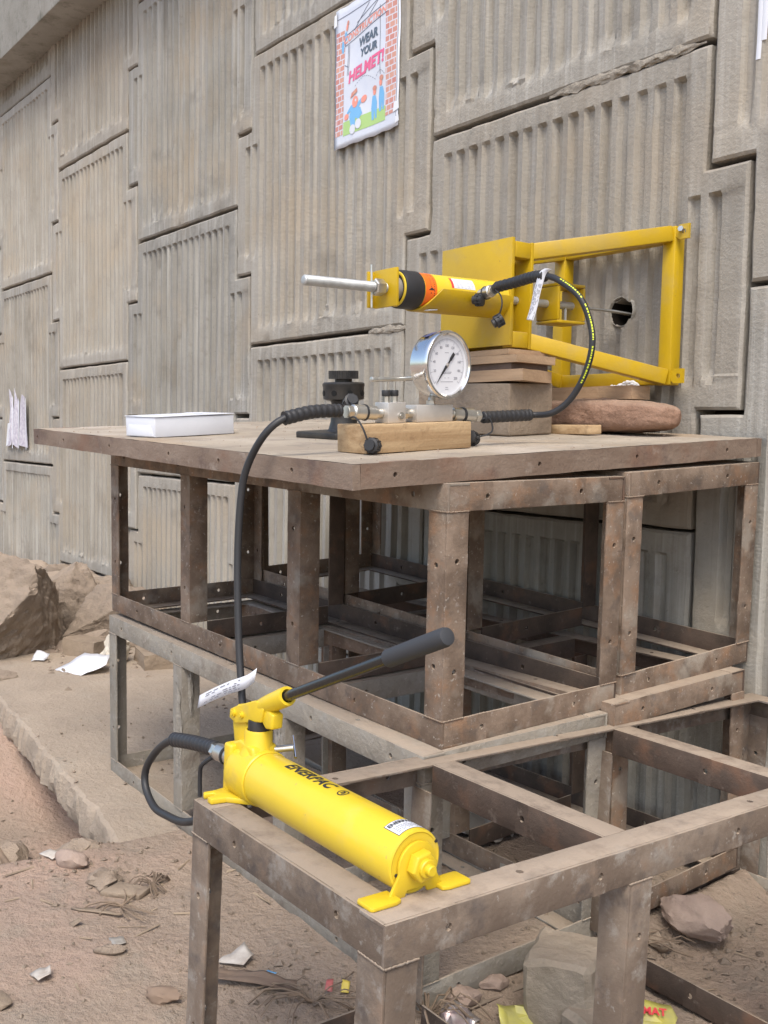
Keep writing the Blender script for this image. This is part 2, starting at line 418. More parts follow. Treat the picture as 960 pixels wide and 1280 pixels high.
    for f in faces:
        for a, b in zip(f, f[1:]+f[:1]):
            k = (min(a, b), max(a, b)); cnt[k] = (cnt.get(k, (0, 0))[0]+1, (a, b))
    back = {}
    for k, (n, (a, b)) in list(cnt.items()):
        if n == 1:
            for q in (a, b):
                if q not in back: back[q] = len(verts); verts.append((verts[q][0], 0.14, verts[q][2]))
            faces.append((b, a, back[a], back[b]))
    me = bpy.data.meshes.new("concrete_panel")
    me.from_pydata(verts, [], faces)
    me.update()
    me.polygons.foreach_set("use_smooth", [True]*len(me.polygons))
    me.set_sharp_from_angle(angle=R(28))
    me.materials.append(M_panel)
    return me

wall = thing("retaining_wall", "tall grey retaining wall of interlocking ribbed concrete panels behind the steel frames", "wall", T(-4, D, 0))
variants = [panel_mesh(i+1) for i in range(8)]
X0, Z0 = -2.6062, 1.2239+ZC
vi = 0
for k in range(-2, 9):
    for n in range(-2, 3):
        top = Z0 + (0.75 if k % 2 else 0.0) + 1.5*n
        if top < 0.05 or top-1.5 > 3.1+ZC: continue
        cz = top-0.75; cx = X0-1.5*k
        if k == 0 and n == 0:
            me = panel_mesh(40, hole=(-2.257-cx, 0.437+ZC-cz, 0.047))
        else:
            vi += 1; me = variants[(vi*5+k*3) % 8]
        o = bpy.data.objects.new("concrete_panel", me); COL.objects.link(o); o.parent = wall
        o.location = (cx+4+rnd.uniform(-.003, .003), rnd.uniform(-.006, .006), cz+rnd.uniform(-.003, .003))
        o.rotation_euler = (rnd.uniform(-.003, .003), rnd.uniform(-.0015, .0015), rnd.uniform(-.003, .003))
def smear(x0, x1, z, sd_, th=0.03):
    b = MB(); n = int((x1-x0)/0.008); m_ = 9; v = []
    for i in range(n+1):
        x = x0+(x1-x0)*i/n; col = []
        edge = min(1, 6*i/n, 6*(n-i)/n)
        hh = (0.016+0.014*noise.noise(Vector((x*9, sd_, 0))))*edge+0.004
        for k in range(m_+1):
            t_ = PI*k/m_; q = 1+0.5*noise.noise(Vector((x*38, k*0.7, sd_)))
            col.append(b.v((x+4, 0.006-max(0, math.sin(t_))*th*0.55*q*edge, z-math.cos(t_)*hh*q*0.8+0.008*noise.noise(Vector((x*24, k*.3, sd_+4))))))
        v.append(col)
    for p, q in zip(v, v[1:]):
        for k in range(m_): b.face([p[k], q[k], q[k+1], p[k+1]])
    b.out("mortar_smear", M_crustp, wall, smooth=30)
M_crustp = mat("dry_mortar", (0.36, 0.32, 0.265), (0.29, 0.255, 0.21), 14, 0.95, bump=0.9, bscale=70, spec=0.2)
smear(-2.62, -1.96, Z0+0.002, 3, 0.020); smear(-3.70, -3.42, Z0-0.754, 5, 0.016)
MB().box(-13, 8, 0.11, 0.5, -1.0, 4.6+ZC).out("backfill", M_backing, wall, smooth=0)
b = MB().box(-13, 8, -0.235, 0.42, 2.93+ZC, 4.1+ZC)
b.out("coping_beam", M_coping, wall, bevel=0.012)

M_bore = mat("bore_shade", (0.020, 0.016, 0.013), (0.012, 0.010, 0.008), 12, 1.0, spec=0.05)  # near-black colour paints in the darkness of a deeper hole
def hole_lining():
    b = MB(W(-2.257, D, 0.437)); n = 40; prof = [(0.0560, 0.036), (0.0540, 0.018), (0.0515, 0.009), (0.0490, 0.008), (0.0470, 0.014), (0.0465, 0.06), (0.0460, 0.15)]
    rings = []
    for k, (r, y) in enumerate(prof):
        rg = []
        for i in range(n):
            a = 2*PI*i/n; q = r*(1+0.05*noise.noise(Vector((2*math.cos(a), 2*math.sin(a), 1)))+0.03*noise.noise(Vector((6*math.cos(a), 6*math.sin(a), k))))
            rg.append(b.v((q*math.cos(a), y+0.004*noise.noise(Vector((4*math.cos(a), 4*math.sin(a), k+7))), q*math.sin(a))))
        rings.append(rg)
    for p, q in zip(rings, rings[1:]):
        for i in range(n): b.face([p[i], p[(i+1) % n], q[(i+1) % n], q[i]])
    b.bm.normal_update()
    o = b.out("hole_lining", M_panel, None, smooth=40)
    o.data.materials.append(M_bore)
    for f in o.data.polygons:
        if f.center.y > D+0.012 and math.hypot(f.center.x+2.257, f.center.z-0.437-ZC) < 0.0492: f.material_index = 1
    o.parent = wall; o.matrix_parent_inverse = wall.matrix_world.inverted()
bpy.context.view_layer.update()
hole_lining()
plug = MB(W(-2.257, D, 0.437)).cyl((0, 0.104, 0), (0, 0.109, 0), 0.062, seg=24).out("bore_shade_disc", M_bore, None)  # added dark disc closing the shallow bore, its shade put into the colour
plug.parent = wall; plug.matrix_parent_inverse = wall.matrix_world.inverted()

# ------------------------------------------------------------------ ground
def sstep(a, b, x):
    t = max(0.0, min(1.0, (x-a)/(b-a))); return t*t*(3-2*t)
def slab_edge(x):            # y of the broken slab edge
    return 1.172+0.088*(-2.98-x)+0.012*noise.noise(Vector((x*2.1, 4, 2)))+0.013*noise.noise(Vector((x*9, 1, 7)))+0.010*noise.noise(Vector((x*31, 1, 3)))
def gz(x, y):
    a = 0.0157*(-1.66-x) if x < -1.66 else 0.0
    if x < -4.5: a = 0.0157*2.84
    c = -0.0295*max(0.0, min(y, 2.7)-0.83)
    w = sstep(-1.70, -1.55, x)
    z = a*(1-w)+c*w
    if x < -2.75:            # hollow beside the slab
        d = slab_edge(x)-y
        s = sstep(-2.90, -3.12, x)
        z -= s*(0.10*sstep(-0.34, -0.15, d)+0.23*sstep(-0.34, -0.12, d)*sstep(0.50, 0.14, d)*sstep(-4.6, -3.9, x)+0.02*sstep(0, .8, d))
    z += 0.016*noise.noise(Vector((x*1.7, y*1.7, 0)))+0.009*noise.noise(Vector((x*6, y*6, 3)))
    z += 0.0045*noise.noise(Vector((x*19, y*19, 5)))+0.0028*noise.noise(Vector((x*41, y*41, 8)))
    if x > -1.68 and y > 0.86: z += 0.02*noise.noise(Vector((x*5, y*5, 31)))+0.02*sstep(1.9, 2.4, y)
    return z
def axis_pts(lo, hi, step, far):
    a = []; x = lo
    while x < hi: a.append(x); x += step
    s = step
    lft, rgt = [], []
    x = lo
    while x > -far: s *= 1.35; x -= s; lft.append(x)
    s = step; x = a[-1]
    while x < far: s *= 1.35; x += s; rgt.append(x)
    return lft[::-1]+a+rgt
gxs = axis_pts(-6.2, -0.4, 0.026, 2500); gys = axis_pts(-0.1, 2.72, 0.026, 2500)
gxs = [x for x in gxs]; verts = []; faces = []
for y in gys:
    for x in gxs:
        near = -9 < x < 3 and -3 < y < 5
        verts.append((x, y, gz(x, y) if near else (-0.02 if y < 5 else -0.02)))
nX = len(gxs)
for j in range(len(gys)-1):
    for i in range(nX-1):
        q = j*nX+i; faces.append((q, q+1, q+nX+1, q+nX))
me = bpy.data.meshes.new("ground"); me.from_pydata(verts, [], faces)
tag(link("ground", me, M_dirt, None, 60), kind="structure")

# broken concrete slab with a dusty top and a ragged edge
def slab():
    xs = [-6.6+0.02*i for i in range(int((6.6-2.84)/0.02)+1)]
    rows = [0, 0.012, 0.04, 0.09, 0.16, 0.25, 0.4, 0.6, 0.9, 1.2, 1.45]
    verts = []; faces = []
    for i, x in enumerate(xs):
        e = slab_edge(x)
        a = 0.0157*(-1.66-x) if x > -4.5 else 0.0157*2.84
        fade = sstep(-2.84, -3.1, x)
        top = a+0.010*fade-0.012*(1-fade)
        col = []
        th = 0.150*sstep(-2.82, -3.1, x)+0.01
        for q, (dy, dz) in enumerate([(0.30, -th-.01), (0.035+0.02*noise.noise(Vector((x*9, 0, 1))), -th), (-0.004+0.022*noise.noise(Vector((x*7, 3, 1)))+0.010*noise.noise(Vector((x*23.7, 3, 9))), -th*0.72), (-0.008+0.022*noise.noise(Vector((x*8, 6, 1)))+0.010*noise.noise(Vector((x*27.3, 6, 9))), -th*0.42), (0.0+0.012*noise.noise(Vector((x*21, 9, 1))), -th*0.16)]):
            col.append((x, e+dy, top+dz+0.007*noise.noise(Vector((x*9, q*3, 5)))+0.004*noise.noise(Vector((x*31.7, q*3, 8)))))
        for r in rows:
            col.append((x, e+0.004+r, top+(-0.010 if r == 0 else 0)+0.008*noise.noise(Vector((x*3, (e+r)*3, 1)))+0.004*noise.noise(Vector((x*12, (e+r)*12, 1)))-(0.03 if r > 1.3 else 0)))
        verts += col
    n = len(rows)+5
    for i in range(len(xs)-1):
        for j in range(n-1):
            q = i*n+j; faces.append((q, q+n, q+n+1, q+1))
    me = bpy.data.meshes.new("concrete_slab"); me.from_pydata(verts, [], faces)
    me.flip_normals()
    return tag(link("concrete_slab", me, M_slab, None, 24), kind="structure")
slab()

# ------------------------------------------------------------------ angle iron cages
BW, TH = 0.0634, 0.006
def angle_mesh(n, h1=(), h2=(), r=0.0068, trim=0.0):
    """L section along +x: one leg in the plane y=0 rising in z, the other in the plane z=0 running in y."""
    bm = bmesh.new()
    def leg(w0, w1, holes, P, s0=0.0):
        cells = []; x = s0; c = 0.016; xe = n-s0
        for hp in sorted(holes):
            if hp-c > x+1e-4 and hp+c < xe-1e-4:
                cells.append((x, hp-c, None)); cells.append((hp-c, hp+c, hp)); x = hp+c
        cells.append((x, xe, None))
        pts = {}; fs = []
        def pid(a, b):
            k = (round(a, 6), round(b, 6))
            if k not in pts: pts[k] = (bm.verts.new(P(a, b, 0)), bm.verts.new(P(a, b, TH)))
            return k
        wm = (w0+w1)/2
        for a, b_, hp in cells:
            if hp is None:
                q = [pid(a, w0), pid(b_, w0)]
                if b_ < xe-1e-6: q.append(pid(b_, wm))
                q += [pid(b_, w1), pid(a, w1)]
                if a > s0+1e-6: q.append(pid(a, wm))
                fs.append(q)
            else:
                out = [(b_, wm), (b_, w1), (hp, w1), (a, w1), (a, wm), (a, w0), (hp, w0), (b_, w0)]
                inn = [(hp+r*math.cos(q*PI/4), wm+r*math.sin(q*PI/4)) for q in range(8)]
                for q in range(8):
                    z = (q+1) % 8
                    fs.append([pid(*inn[q]), pid(*out[q]), pid(*out[z]), pid(*inn[z])])
        cnt = {}
        for f in fs:
            for a, b_ in zip(f, f[1:]+f[:1]): cnt.setdefault(frozenset((a, b_)), []).append((a, b_))
        for f in fs:
            bm.faces.new([pts[k][0] for k in f]); bm.faces.new([pts[k][1] for k in f][::-1])
        for k, v in cnt.items():
            if len(v) == 1 and len(k) == 2:
                a, b_ = v[0]
                try: bm.faces.new([pts[a][0], pts[a][1], pts[b_][1], pts[b_][0]])
                except ValueError: pass
    leg(0, BW, h1, lambda a, b_, t: (a, t, b_))
    leg(TH, BW, h2, lambda a, b_, t: (a, b_, t), trim)
    bmesh.ops.recalc_face_normals(bm, faces=bm.faces)
    es = [e for e in bm.edges if e.is_manifold and e.calc_face_angle(0) > R(60) and e.calc_length() > 0.03]
    bmesh.ops.bevel(bm, geom=es, offset=0.0014, segments=2, profile=0.5, affect='EDGES', clamp_overlap=True)
    me = bpy.data.meshes.new("angle_iron"); bm.to_mesh(me); bm.free()
    me.polygons.foreach_set("use_smooth", [True]*len(me.polygons)); me.set_sharp_from_angle(angle=R(40))
    me.materials.append(M_rust)
    return me
CL, CW, CH = 1.836, 0.5995, 0.5976
ME = {"long": angle_mesh(CL, (0.12, 0.46, 0.86, 1.30, 1.72), (0.3, 0.95, 1.5)),
      "longb": angle_mesh(CL, (0.33, 1.02, 1.62), (0.5, 1.2)),
      "end": angle_mesh(CW-2*TH-0.002, (0.115, 0.43), (), trim=BW-TH+0.0005),
      "postc": angle_mesh(CH-2*BW, (0.11, 0.36), (0.12, 0.35)),
      "postm": angle_mesh(CH-2*BW, (), (0.11, 0.37)),
      "bar": angle_mesh(CW-2*BW-0.002, (0.2,), ())}

def basis(o, ex, ey, ez):
    M = Matrix((Vector(ex), Vector(ey), Vector(ez))).transposed().to_4x4(); M.translation = o
    return M
def cage(label, M, material, verts_l, flip=False, group="angle iron cage frames", mats=None):
    """local frame: x = -long axis for a cage lying along the wall; the long axis runs away from the front corner."""
    root = thing("steel_cage", label, "steel frame", M, group)
    # long (l), width (w) directions in local space
    dl, dw = (Vector((0, 1, 0)), Vector((-1, 0, 0))) if flip else (Vector((-1, 0, 0)), Vector((0, 1, 0)))
    up = Vector((0, 0, 1))
    P = lambda l, w, z: dl*l+dw*w+up*z
    def add(name, key, o, ex, ey, ez, dark=False):
        ob = bpy.data.objects.new(name, ME[key]); COL.objects.link(ob); ob.parent = root
        jit = rnd.uniform(-0.0012, 0.0012)
        ob.matrix_local = basis(o+Vector((jit, jit, 0)), ex, ey, ez)
        ob.material_slots[0].link = 'OBJECT'
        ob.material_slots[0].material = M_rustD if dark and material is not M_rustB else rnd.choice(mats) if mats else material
        return ob
    for z, s, key in ((0, -1, "long"), (-CH, 1, "longb")):
        add("rail", key, P(0, 0, z), dl, dw, up*s)
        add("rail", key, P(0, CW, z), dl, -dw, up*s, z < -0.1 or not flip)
        g = TH+0.001
        add("end_rail", "end", P(0, g, z), dw, dl, up*s)
        add("end_rail", "end", P(CL, g, z), dw, -dl, up*s)
        for vl in verts_l:
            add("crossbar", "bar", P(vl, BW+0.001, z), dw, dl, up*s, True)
    z0 = -CH+BW
    for l, sl_ in ((0, 1), (CL, -1)):
        for w, sw in ((0, 1), (CW, -1)):
            add("post", "postc", P(l, w, z0), up, dl*sl_, dw*sw)
    for vl in verts_l:
        add("post", "postm", P(vl, 0, z0), up, dl, dw)
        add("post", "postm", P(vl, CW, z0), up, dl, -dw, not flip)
    return root
MA1 = pose(-1.6604, 1.4179, -0.0979, 0.0193, 0.0185, 0.0231)
MA2 = pose(-1.6690, 2.0290, -0.0772, 0.0292, 0.0448, 0.0413)
MB1 = pose(-1.6613, 1.3654, -0.6960, -0.0059, 0.0154, 0.0157)
MB2 = pose(-1.6440, 1.9742, -0.6642, 0.0380, 0.0210, 0.0)
MC = pose(-1.0833, 0.8315, -0.6874, 0.0090, -0.0295, 0.0019)
MP = pose(-1.6721, 1.1696, -0.0559, 0.0085, 0.0528, 0.0314)
cageA1 = cage("rusty brown angle iron cage in the upper tier, nearer the camera, under the tabletop", MA1, M_rust, (0.583, 1.218))
cageA2 = cage("rusty angle iron cage in the upper tier, pushed back against the concrete wall", MA2, M_rust, (0.583, 1.218))
cageB1 = cage("grey mortar-crusted cage in the lower tier, nearer the camera, standing on the slab", MB1, M_rustB, (0.583, 1.218))
cageB2 = cage("brown lower tier cage at the wall, only its top corner seen over the pump frame", MB2, M_rust, (0.583, 1.218))
cageC = cage("low free-standing steel cage in front with a yellow hand pump on its end bar", MC, M_rustC, (0.535, 1.128), flip=True, mats=[M_rustC, M_rustC, M_rustC, M_rustB])

def bead_mesh(n=BW, seed=0):
    bm = bmesh.new(); b = MB(); b.bm.free(); b.bm = bm
    b.tube([(n*i/24, -0.0005+0.0012*noise.noise(Vector((i*.9, seed, 0))), 0.0015*noise.noise(Vector((i*.7, seed, 5)))) for i in range(25)], lambda t_: 0.0019+0.0009*noise.noise(Vector((t_*14, seed, 2))), 7)
    me = bpy.data.meshes.new("weld_bead"); bm.to_mesh(me); bm.free()
    me.polygons.foreach_set("use_smooth", [True]*len(me.polygons)); me.materials.append(M_rust); return me
BEADS = [bead_mesh(BW, k) for k in range(3)]
def beads(root, verts_l, flip=False):
    dl, dw = (Vector((0, 1, 0)), Vector((-1, 0, 0))) if flip else (Vector((-1, 0, 0)), Vector((0, 1, 0)))
    up = Vector((0, 0, 1))
    for z in (-BW, -CH+BW):
        spots_ = [(dl*0+dw*0, dl), (dl*0, dw), (dl*(CL-BW), dl), (dw*(CW-BW), dw)]+[(dl*v_, dl) for v_ in verts_l]
        for p, d in spots_:
            o = bpy.data.objects.new("weld_bead", rnd.choice(BEADS)); COL.objects.link(o); o.parent = root
            o.material_slots[0].link = 'OBJECT'; o.material_slots[0].material = M_rustC if root is cageC else M_rustB if root is cageB1 else M_rust
            n_ = dw if d == dl else dl
            o.matrix_local = basis(p+up*z, d, n_, up)
beads(cageA1, (0.583, 1.218)); beads(cageC, (0.535, 1.128), True); beads(cageB1, (0.583, 1.218)); beads(cageA2, (0.583,))
def add_crust(parent, M, pts, h, w, seed):
    """lump of old mortar stuck to a post, local frame of the cage"""
    bm = bmesh.new(); bmesh.ops.create_icosphere(bm, subdivisions=4, radius=1.0)
    for v in bm.verts:
        p = v.co.copy()
        q = 1+0.35*noise.noise(p*2.2+Vector((seed, 0, 0)))+0.2*noise.noise(p*6+Vector((seed, 3, 0)))
        v.co = Vector((p.x*w*q, p.y*0.010*q, p.z*h*q))
    me = bpy.data.meshes.new("mortar_crust"); bm.to_mesh(me); bm.free()
    return link("mortar_crust", me, M_crust, parent, 50, M @ T(*pts))
add_crust(cageB1, Matrix(), (-1.245, 0.0, -0.27), 0.16, 0.026, 1)
add_crust(cageB1, Matrix(), (-0.61, 0.0, -0.20), 0.10, 0.028, 2)
add_crust(cageB1, Matrix(), (-1.222, 0.03, -0.15), 0.08, 0.010, 6)

# tabletop: plywood sheet in a steel edge
PL, PW, PT = 1.959, 1.462, 0.0547
top = thing("tabletop", "dusty plywood tabletop with a rusty steel edge, lying across the stacked cages", "tabletop", MP)
b = MB()
nxs, nys = 40, 30
gv = [[b.v((-PL+0.004+(PL-0.008)*i/nxs, 0.004+(PW-0.008)*j/nys, 0.0015*noise.noise(Vector((i*.3, j*.3, 0)))-0.001)) for j in range(nys+1)] for i in range(nxs+1)]
for i in range(nxs):
    for j in range(nys): b.face([gv[i][j], gv[i+1][j], gv[i+1][j+1], gv[i][j+1]])
lo = [[b.v((x, y, -0.02)) for y in (0.006, PW-0.006)] for x in (-PL+0.006, -0.006)]
b.face([lo[0][0], lo[0][1], lo[1][1], lo[1][0]])
b.out("plywood_sheet", M_ply, top, smooth=40)
def edge_mesh(n, holes):
    bm = bmesh.new(); c = 0.012; r = 0.006; x = 0.0; w0, w1 = -PT, -0.002
    pts = {}; fs = []
    def pid(a, z):
        k = (round(a, 6), round(z, 6))
        if k not in pts:
            wob = 0.0035*noise.noise(Vector((a*4.0, z*8, n)))
            zz = z+(0.0025*noise.noise(Vector((a*13, n, 1))) if z > -0.01 else 0.003*noise.noise(Vector((a*9, n, 6))) if z < -0.05 else 0)
            pts[k] = (bm.verts.new((a, wob, zz)), bm.verts.new((a, wob+0.02, zz)))
        return k
    cells = []
    stops = sorted(holes)
    for hp in stops:
        k = max(1, int((hp-c-x)/0.05))
        for i in range(k): cells.append((x+(hp-c-x)*i/k, x+(hp-c-x)*(i+1)/k, None))
        cells.append((hp-c, hp+c, hp)); x = hp+c
    k = max(1, int((n-x)/0.05))
    for i in range(k): cells.append((x+(n-x)*i/k, x+(n-x)*(i+1)/k, None))
    wm = (w0+w1)/2
    for a, b_, hp in cells:
        if hp is None:
            for z0_, z1_ in ((w0, wm), (wm, w1)): fs.append([pid(a, z0_), pid(b_, z0_), pid(b_, z1_), pid(a, z1_)])
        else:
            out = [(b_, wm), (b_, w1), (hp, w1), (a, w1), (a, wm), (a, w0), (hp, w0), (b_, w0)]
            inn = [(hp+r*math.cos(q*PI/4), wm+r*math.sin(q*PI/4)) for q in range(8)]
            for q in range(8):
                z = (q+1) % 8; fs.append([pid(*inn[q]), pid(*out[q]), pid(*out[z]), pid(*inn[z])])
    cnt = {}
    for f in fs:
        for a, b_ in zip(f, f[1:]+f[:1]): cnt.setdefault(frozenset((a, b_)), []).append((a, b_))
    for f in fs:
        bm.faces.new([pts[k][0] for k in f]); bm.faces.new([pts[k][1] for k in f][::-1])
    for k, v in cnt.items():
        if len(v) == 1 and len(k) == 2:
            a, b_ = v[0]; bm.faces.new([pts[a][0], pts[a][1], pts[b_][1], pts[b_][0]])
    bmesh.ops.recalc_face_normals(bm, faces=bm.faces)
    me = bpy.data.meshes.new("edge_strip"); bm.to_mesh(me); bm.free(); return me
hA = (0.23, 0.57, 0.86, 1.27, 1.66, 1.92)
link("edge_strip", edge_mesh(PL, hA), M_edge, top, 40, basis((0, 0, 0), (-1, 0, 0), (0, 1, 0), (0, 0, 1)))
link("edge_strip", edge_mesh(PW-0.044, (0.09, 0.52, 0.88, 1.27)), M_edge, top, 40, basis((0, 0.022, 0), (0, 1, 0), (-1, 0, 0), (0, 0, 1)))
link("edge_strip", edge_mesh(PL, hA), M_edge, top, 40, basis((0, PW, 0), (-1, 0, 0), (0, -1, 0), (0, 0, 1)))
link("edge_strip", edge_mesh(PW-0.044, (0.3, 1.1)), M_edge, top, 40, basis((-PL, 0.022, 0), (0, 1, 0), (1, 0, 0), (0, 0, 1)))
for yy in (0.4, 0.75, 1.1):
    MB().box(-PL+0.03, -0.03, yy-0.022, yy+0.022, -0.052, -0.0215).out("batten", M_woodd, top, bevel=0.002)

def grit():
    rr = random.Random(5); bm = bmesh.new()
    for _ in range(420):
        x, y = -rr.random()**0.8*PL, rr.random()*PW; s_ = 0.0012+0.0045*rr.random()**4
        vs = [bm.verts.new((x+a*s_*rr.uniform(.5, 1.4), y+b_*s_*rr.uniform(.5, 1.4), c*s_*rr.uniform(.4, 1.0)+0.0005)) for a, b_, c in ((1, 0, 0), (-.6, .8, 0), (-.6, -.8, 0), (0, 0, 1.2))]
        for q in ((0, 1, 3), (1, 2, 3), (2, 0, 3)): bm.faces.new([vs[i] for i in q])
    me = bpy.data.meshes.new("grit"); bm.to_mesh(me); bm.free()
    o = link("grit", me, M_dirt, top, 0); o["kind"] = "stuff"
grit()
def on_table(u, v, h=0.0, a=0.0): return MP @ T(u, v, h) @ Rz(a)

# ------------------------------------------------------------------ things on the tabletop
# white box
t = thing("white_box", "plain white cardboard box with a tucked end flap lying on the tabletop", "box", on_table(-1.119, 0.083, 0.0, R(11)))
b = MB(); b.box(-0.15, 0, 0, 0.30, 0.001, 0.060); b.out("carton", M_white, t, bevel=0.0025)
MB().box(-0.152, 0.003, -0.002, 0.302, 0.0605, 0.0625, Rx(R(0.6))).out("lid", M_white, t, bevel=0.0008)
MB().prism([(-0.145, 0.004), (-0.008, 0.004), (-0.022, 0.034), (-0.132, 0.036)], 0.0022, Rx(R(90)) @ T(0, 0, 0.0)).out("end_flap", M_white, t, bevel=0.0006)
MB().prism([(-0.11, 0.302), (-0.012, 0.301), (-0.03, 0.345), (-0.09, 0.352)], 0.0015, T(0, 0, 0.008)).out("side_flap", mat("cream_card", (0.66, 0.58, 0.47), rough=0.7, vary=0), t)
MB().prism([(-0.10, 0.17), (-0.03, 0.20), (-0.07, 0.235), (-0.12, 0.21)], 0.001, Rx(R(4)) @ T(0, 0, 0.052)).out("torn_corner", M_white, t)

# black screw jack
t = thing("screw_jack", "black screw jack with a knurled top knob standing behind the wood block", "jack", on_table(-0.812, 0.549, 0, R(8)))
MB().prism([(-0.115, -0.085), (-0.085, -0.115), (0.085, -0.115), (0.115, -0.085), (0.115, 0.085), (0.085, 0.115), (-0.085, 0.115), (-0.115, 0.085)], 0.017).out("base_plate", M_blackm, t, bevel=0.002)
MB().lathe([(0.056, 0.016), (0.046, 0.024), (0.040, 0.045), (0.037, 0.10), (0.042, 0.11)], seg=32).out("stem", M_blackm, t)
b = MB()
seg = 48; rings = []
b.lathe([(0.048, 0.108), (0.0605, 0.112), (0.0615, 0.118), (0.0615, 0.148), (0.063, 0.152), (0.063, 0.158), (0.058, 0.162), (0.03, 0.163)], seg=48)
b.out("head", M_blackm, t, bevel=0.0)
for k in range(8):
    a = PI/4*k+0.35
    MB().cyl((0.052*math.cos(a), 0.052*math.sin(a), 0.130), (0.0628*math.cos(a), 0.0628*math.sin(a), 0.130), 0.0085, seg=14).out("bar_hole", mat("dark_bore", (0.004, 0.004, 0.004), rough=0.9, vary=0) if k == 0 else bpy.data.materials["dark_bore"], t)
b = MB()
b.lathe([(0.026, 0.160), (0.026, 0.172)], seg=20)
poly = []
for k in range(36):
    a = 2*PI*k/36
    for da, rr_ in ((-0.05, 0.0425), (-0.02, 0.0445), (0.03, 0.0445), (0.06, 0.0425)): poly.append((rr_*math.cos(a+da), rr_*math.sin(a+da)))
b.prism(poly, 0.024, z0=0.172)
b.out("knob", M_blackm, t, smooth=25)

# wood block under the gauge
t = MB().box(-0.112, 0, 0, 0.333, 0.0005, 0.066).out("wood_block", M_blk2, None, bevel=0.002)
t.matrix_world = on_table(-0.195, 0.180, 0.0, R(2))
tag(t, "pale sawn pine block that carries the pressure gauge on the tabletop", "wood block")

# gauge with its valve and manifold, standing on the pine block
GX = -0.265
t = thing("pressure_gauge", "round steel pressure gauge with white dial mounted on a valve manifold over the pine block", "gauge", on_table(GX, 0.18, 0.066))
yo = -0.18
def yy(v): return v-0.18
zc = 0.022
MB().box(-0.024, 0.024, yy(0.366), yy(0.482), 0.0005, 0.042).out("manifold_block", M_satin, t, bevel=0.002)
MB().box(-0.027, 0.027, yy(0.276), yy(0.330), 0.0005, 0.050).out("valve_block", M_satin, t, bevel=0.002)
MB().cyl((0.027, yy(0.314), 0.018), (0.031, yy(0.314), 0.018), 0.0085, seg=16).cyl((0.031, yy(0.314), 0.018), (0.033, yy(0.314), 0.018), 0.0055, seg=6).out("plug", M_steel, t)
MB().cyl((0, yy(0.330), zc), (0, yy(0.366), zc), 0.012, seg=20).cyl((0, yy(0.336), zc), (0, yy(0.350), zc), 0.015, seg=6).out("nipple", M_steel, t)
for dy in (0.290, 0.315):
    MB().cyl((0, yy(dy), 0.050), (0, yy(dy), 0.066), 0.0085, seg=6).cyl((0, yy(dy), 0.078), (0, yy(dy), 0.104), 0.0035, seg=12).out("valve_stem", M_steel, t)
    MB().lathe([(0.0095, 0.064), (0.0105, 0.066), (0.0105, 0.077), (0.0095, 0.079)], T(0, yy(dy), 0), seg=20).out("gland_nut", M_black, t)
MB().cyl((0, yy(0.246), 0.104), (0, yy(0.368), 0.106), 0.0058, seg=16).cyl((0, yy(0.246), 0.104), (0, yy(0.266), 0.1043), 0.0066, seg=16).out("valve_handle", M_steel, t, bevel=0.0008)
gy, gzc = yy(0.450), 0.139
MB().cyl((-0.012, yy(0.440), 0.042), (-0.012, yy(0.440), 0.052), 0.0115, seg=6).cyl((-0.012, yy(0.440), 0.05), (-0.012, gy, 0.07), 0.0085, seg=16).out("stem", M_steel, t)
GM = T(-0.020, gy, gzc) @ Rz(R(8)) @ Ry(R(90)) @ Rz(R(90)) @ Matrix.Scale(1.05, 4)        # local z -> +x (towards the reader), local x -> +y, local y -> up
b = MB(GM); b.lathe([(0.060, -0.006), (0.072, -0.004), (0.0745, 0.0), (0.0745, 0.040), (0.0745, 0.046)], seg=64)
case = b.out("gauge_case", M_chrome, t)
b = MB(GM); b.lathe([(0.0745, 0.038), (0.0795, 0.039), (0.0805, 0.042), (0.0805, 0.052), (0.0785, 0.0555), (0.074, 0.0560), (0.0705, 0.053), (0.0695, 0.046)], seg=72, caps=False)
b.out("bezel", M_satin if False else M_chrome, t)
b = MB(GM); b.lathe([(0.0, 0.0465), (0.0697, 0.0465)], seg=64, caps=False); b.bm.faces.ensure_lookup_table()
dial = b.out("dial", M_dial, t, smooth=0)
def dial_quad(b, p, q, w, z):
    p, q = Vector(p), Vector(q); d = (q-p).normalized(); n = Vector((-d.y, d.x))*w/2
    b.face([b.v((*(p+n), z)), b.v((*(p-n), z)), b.v((*(q-n), z)), b.v((*(q+n), z))])
def dang(v): return R(225-270*v/200)
b = MB(GM)
for i in range(101):
    a = dang(i*2); r0 = 0.052 if i % 10 == 0 else 0.0555 if i % 5 == 0 else 0.0575
    dial_quad(b, (r0*math.cos(a), r0*math.sin(a)), (0.0605*math.cos(a), 0.0605*math.sin(a)), 0.0008 if i % 10 == 0 else 0.0004, 0.0469)
for i in range(100):
    a0, a1 = dang(i*2), dang(i*2+2)
    dial_quad(b, (0.0607*math.cos(a0), 0.0607*math.sin(a0)), (0.0607*math.cos(a1), 0.0607*math.sin(a1)), 0.0004, 0.0469)
for (u, v, w) in [(0, 0.0285, 0.014), (0, -0.0165, 0.036), (0, -0.0195, 0.03), (-0.006, -0.030, 0.005), (0.006, -0.030, 0.005), (0, -0.039, 0.044), (0, -0.052, 0.010), (0, -0.057, 0.012)]:
    dial_quad(b, (u-w/2, v), (u+w/2, v), 0.0009, 0.0469)
b.out("dial_scale", M_inkg, dial, smooth=0)["kind"] = "stuff"
for v in range(20, 201, 20):
    me = text_mesh(str(v), 0.0088, 0.0001)
    a = dang(v); o = link("dial_numeral", me, M_inkg, dial, 0, GM @ T(0.0445*math.cos(a), 0.0445*math.sin(a), 0.0470))
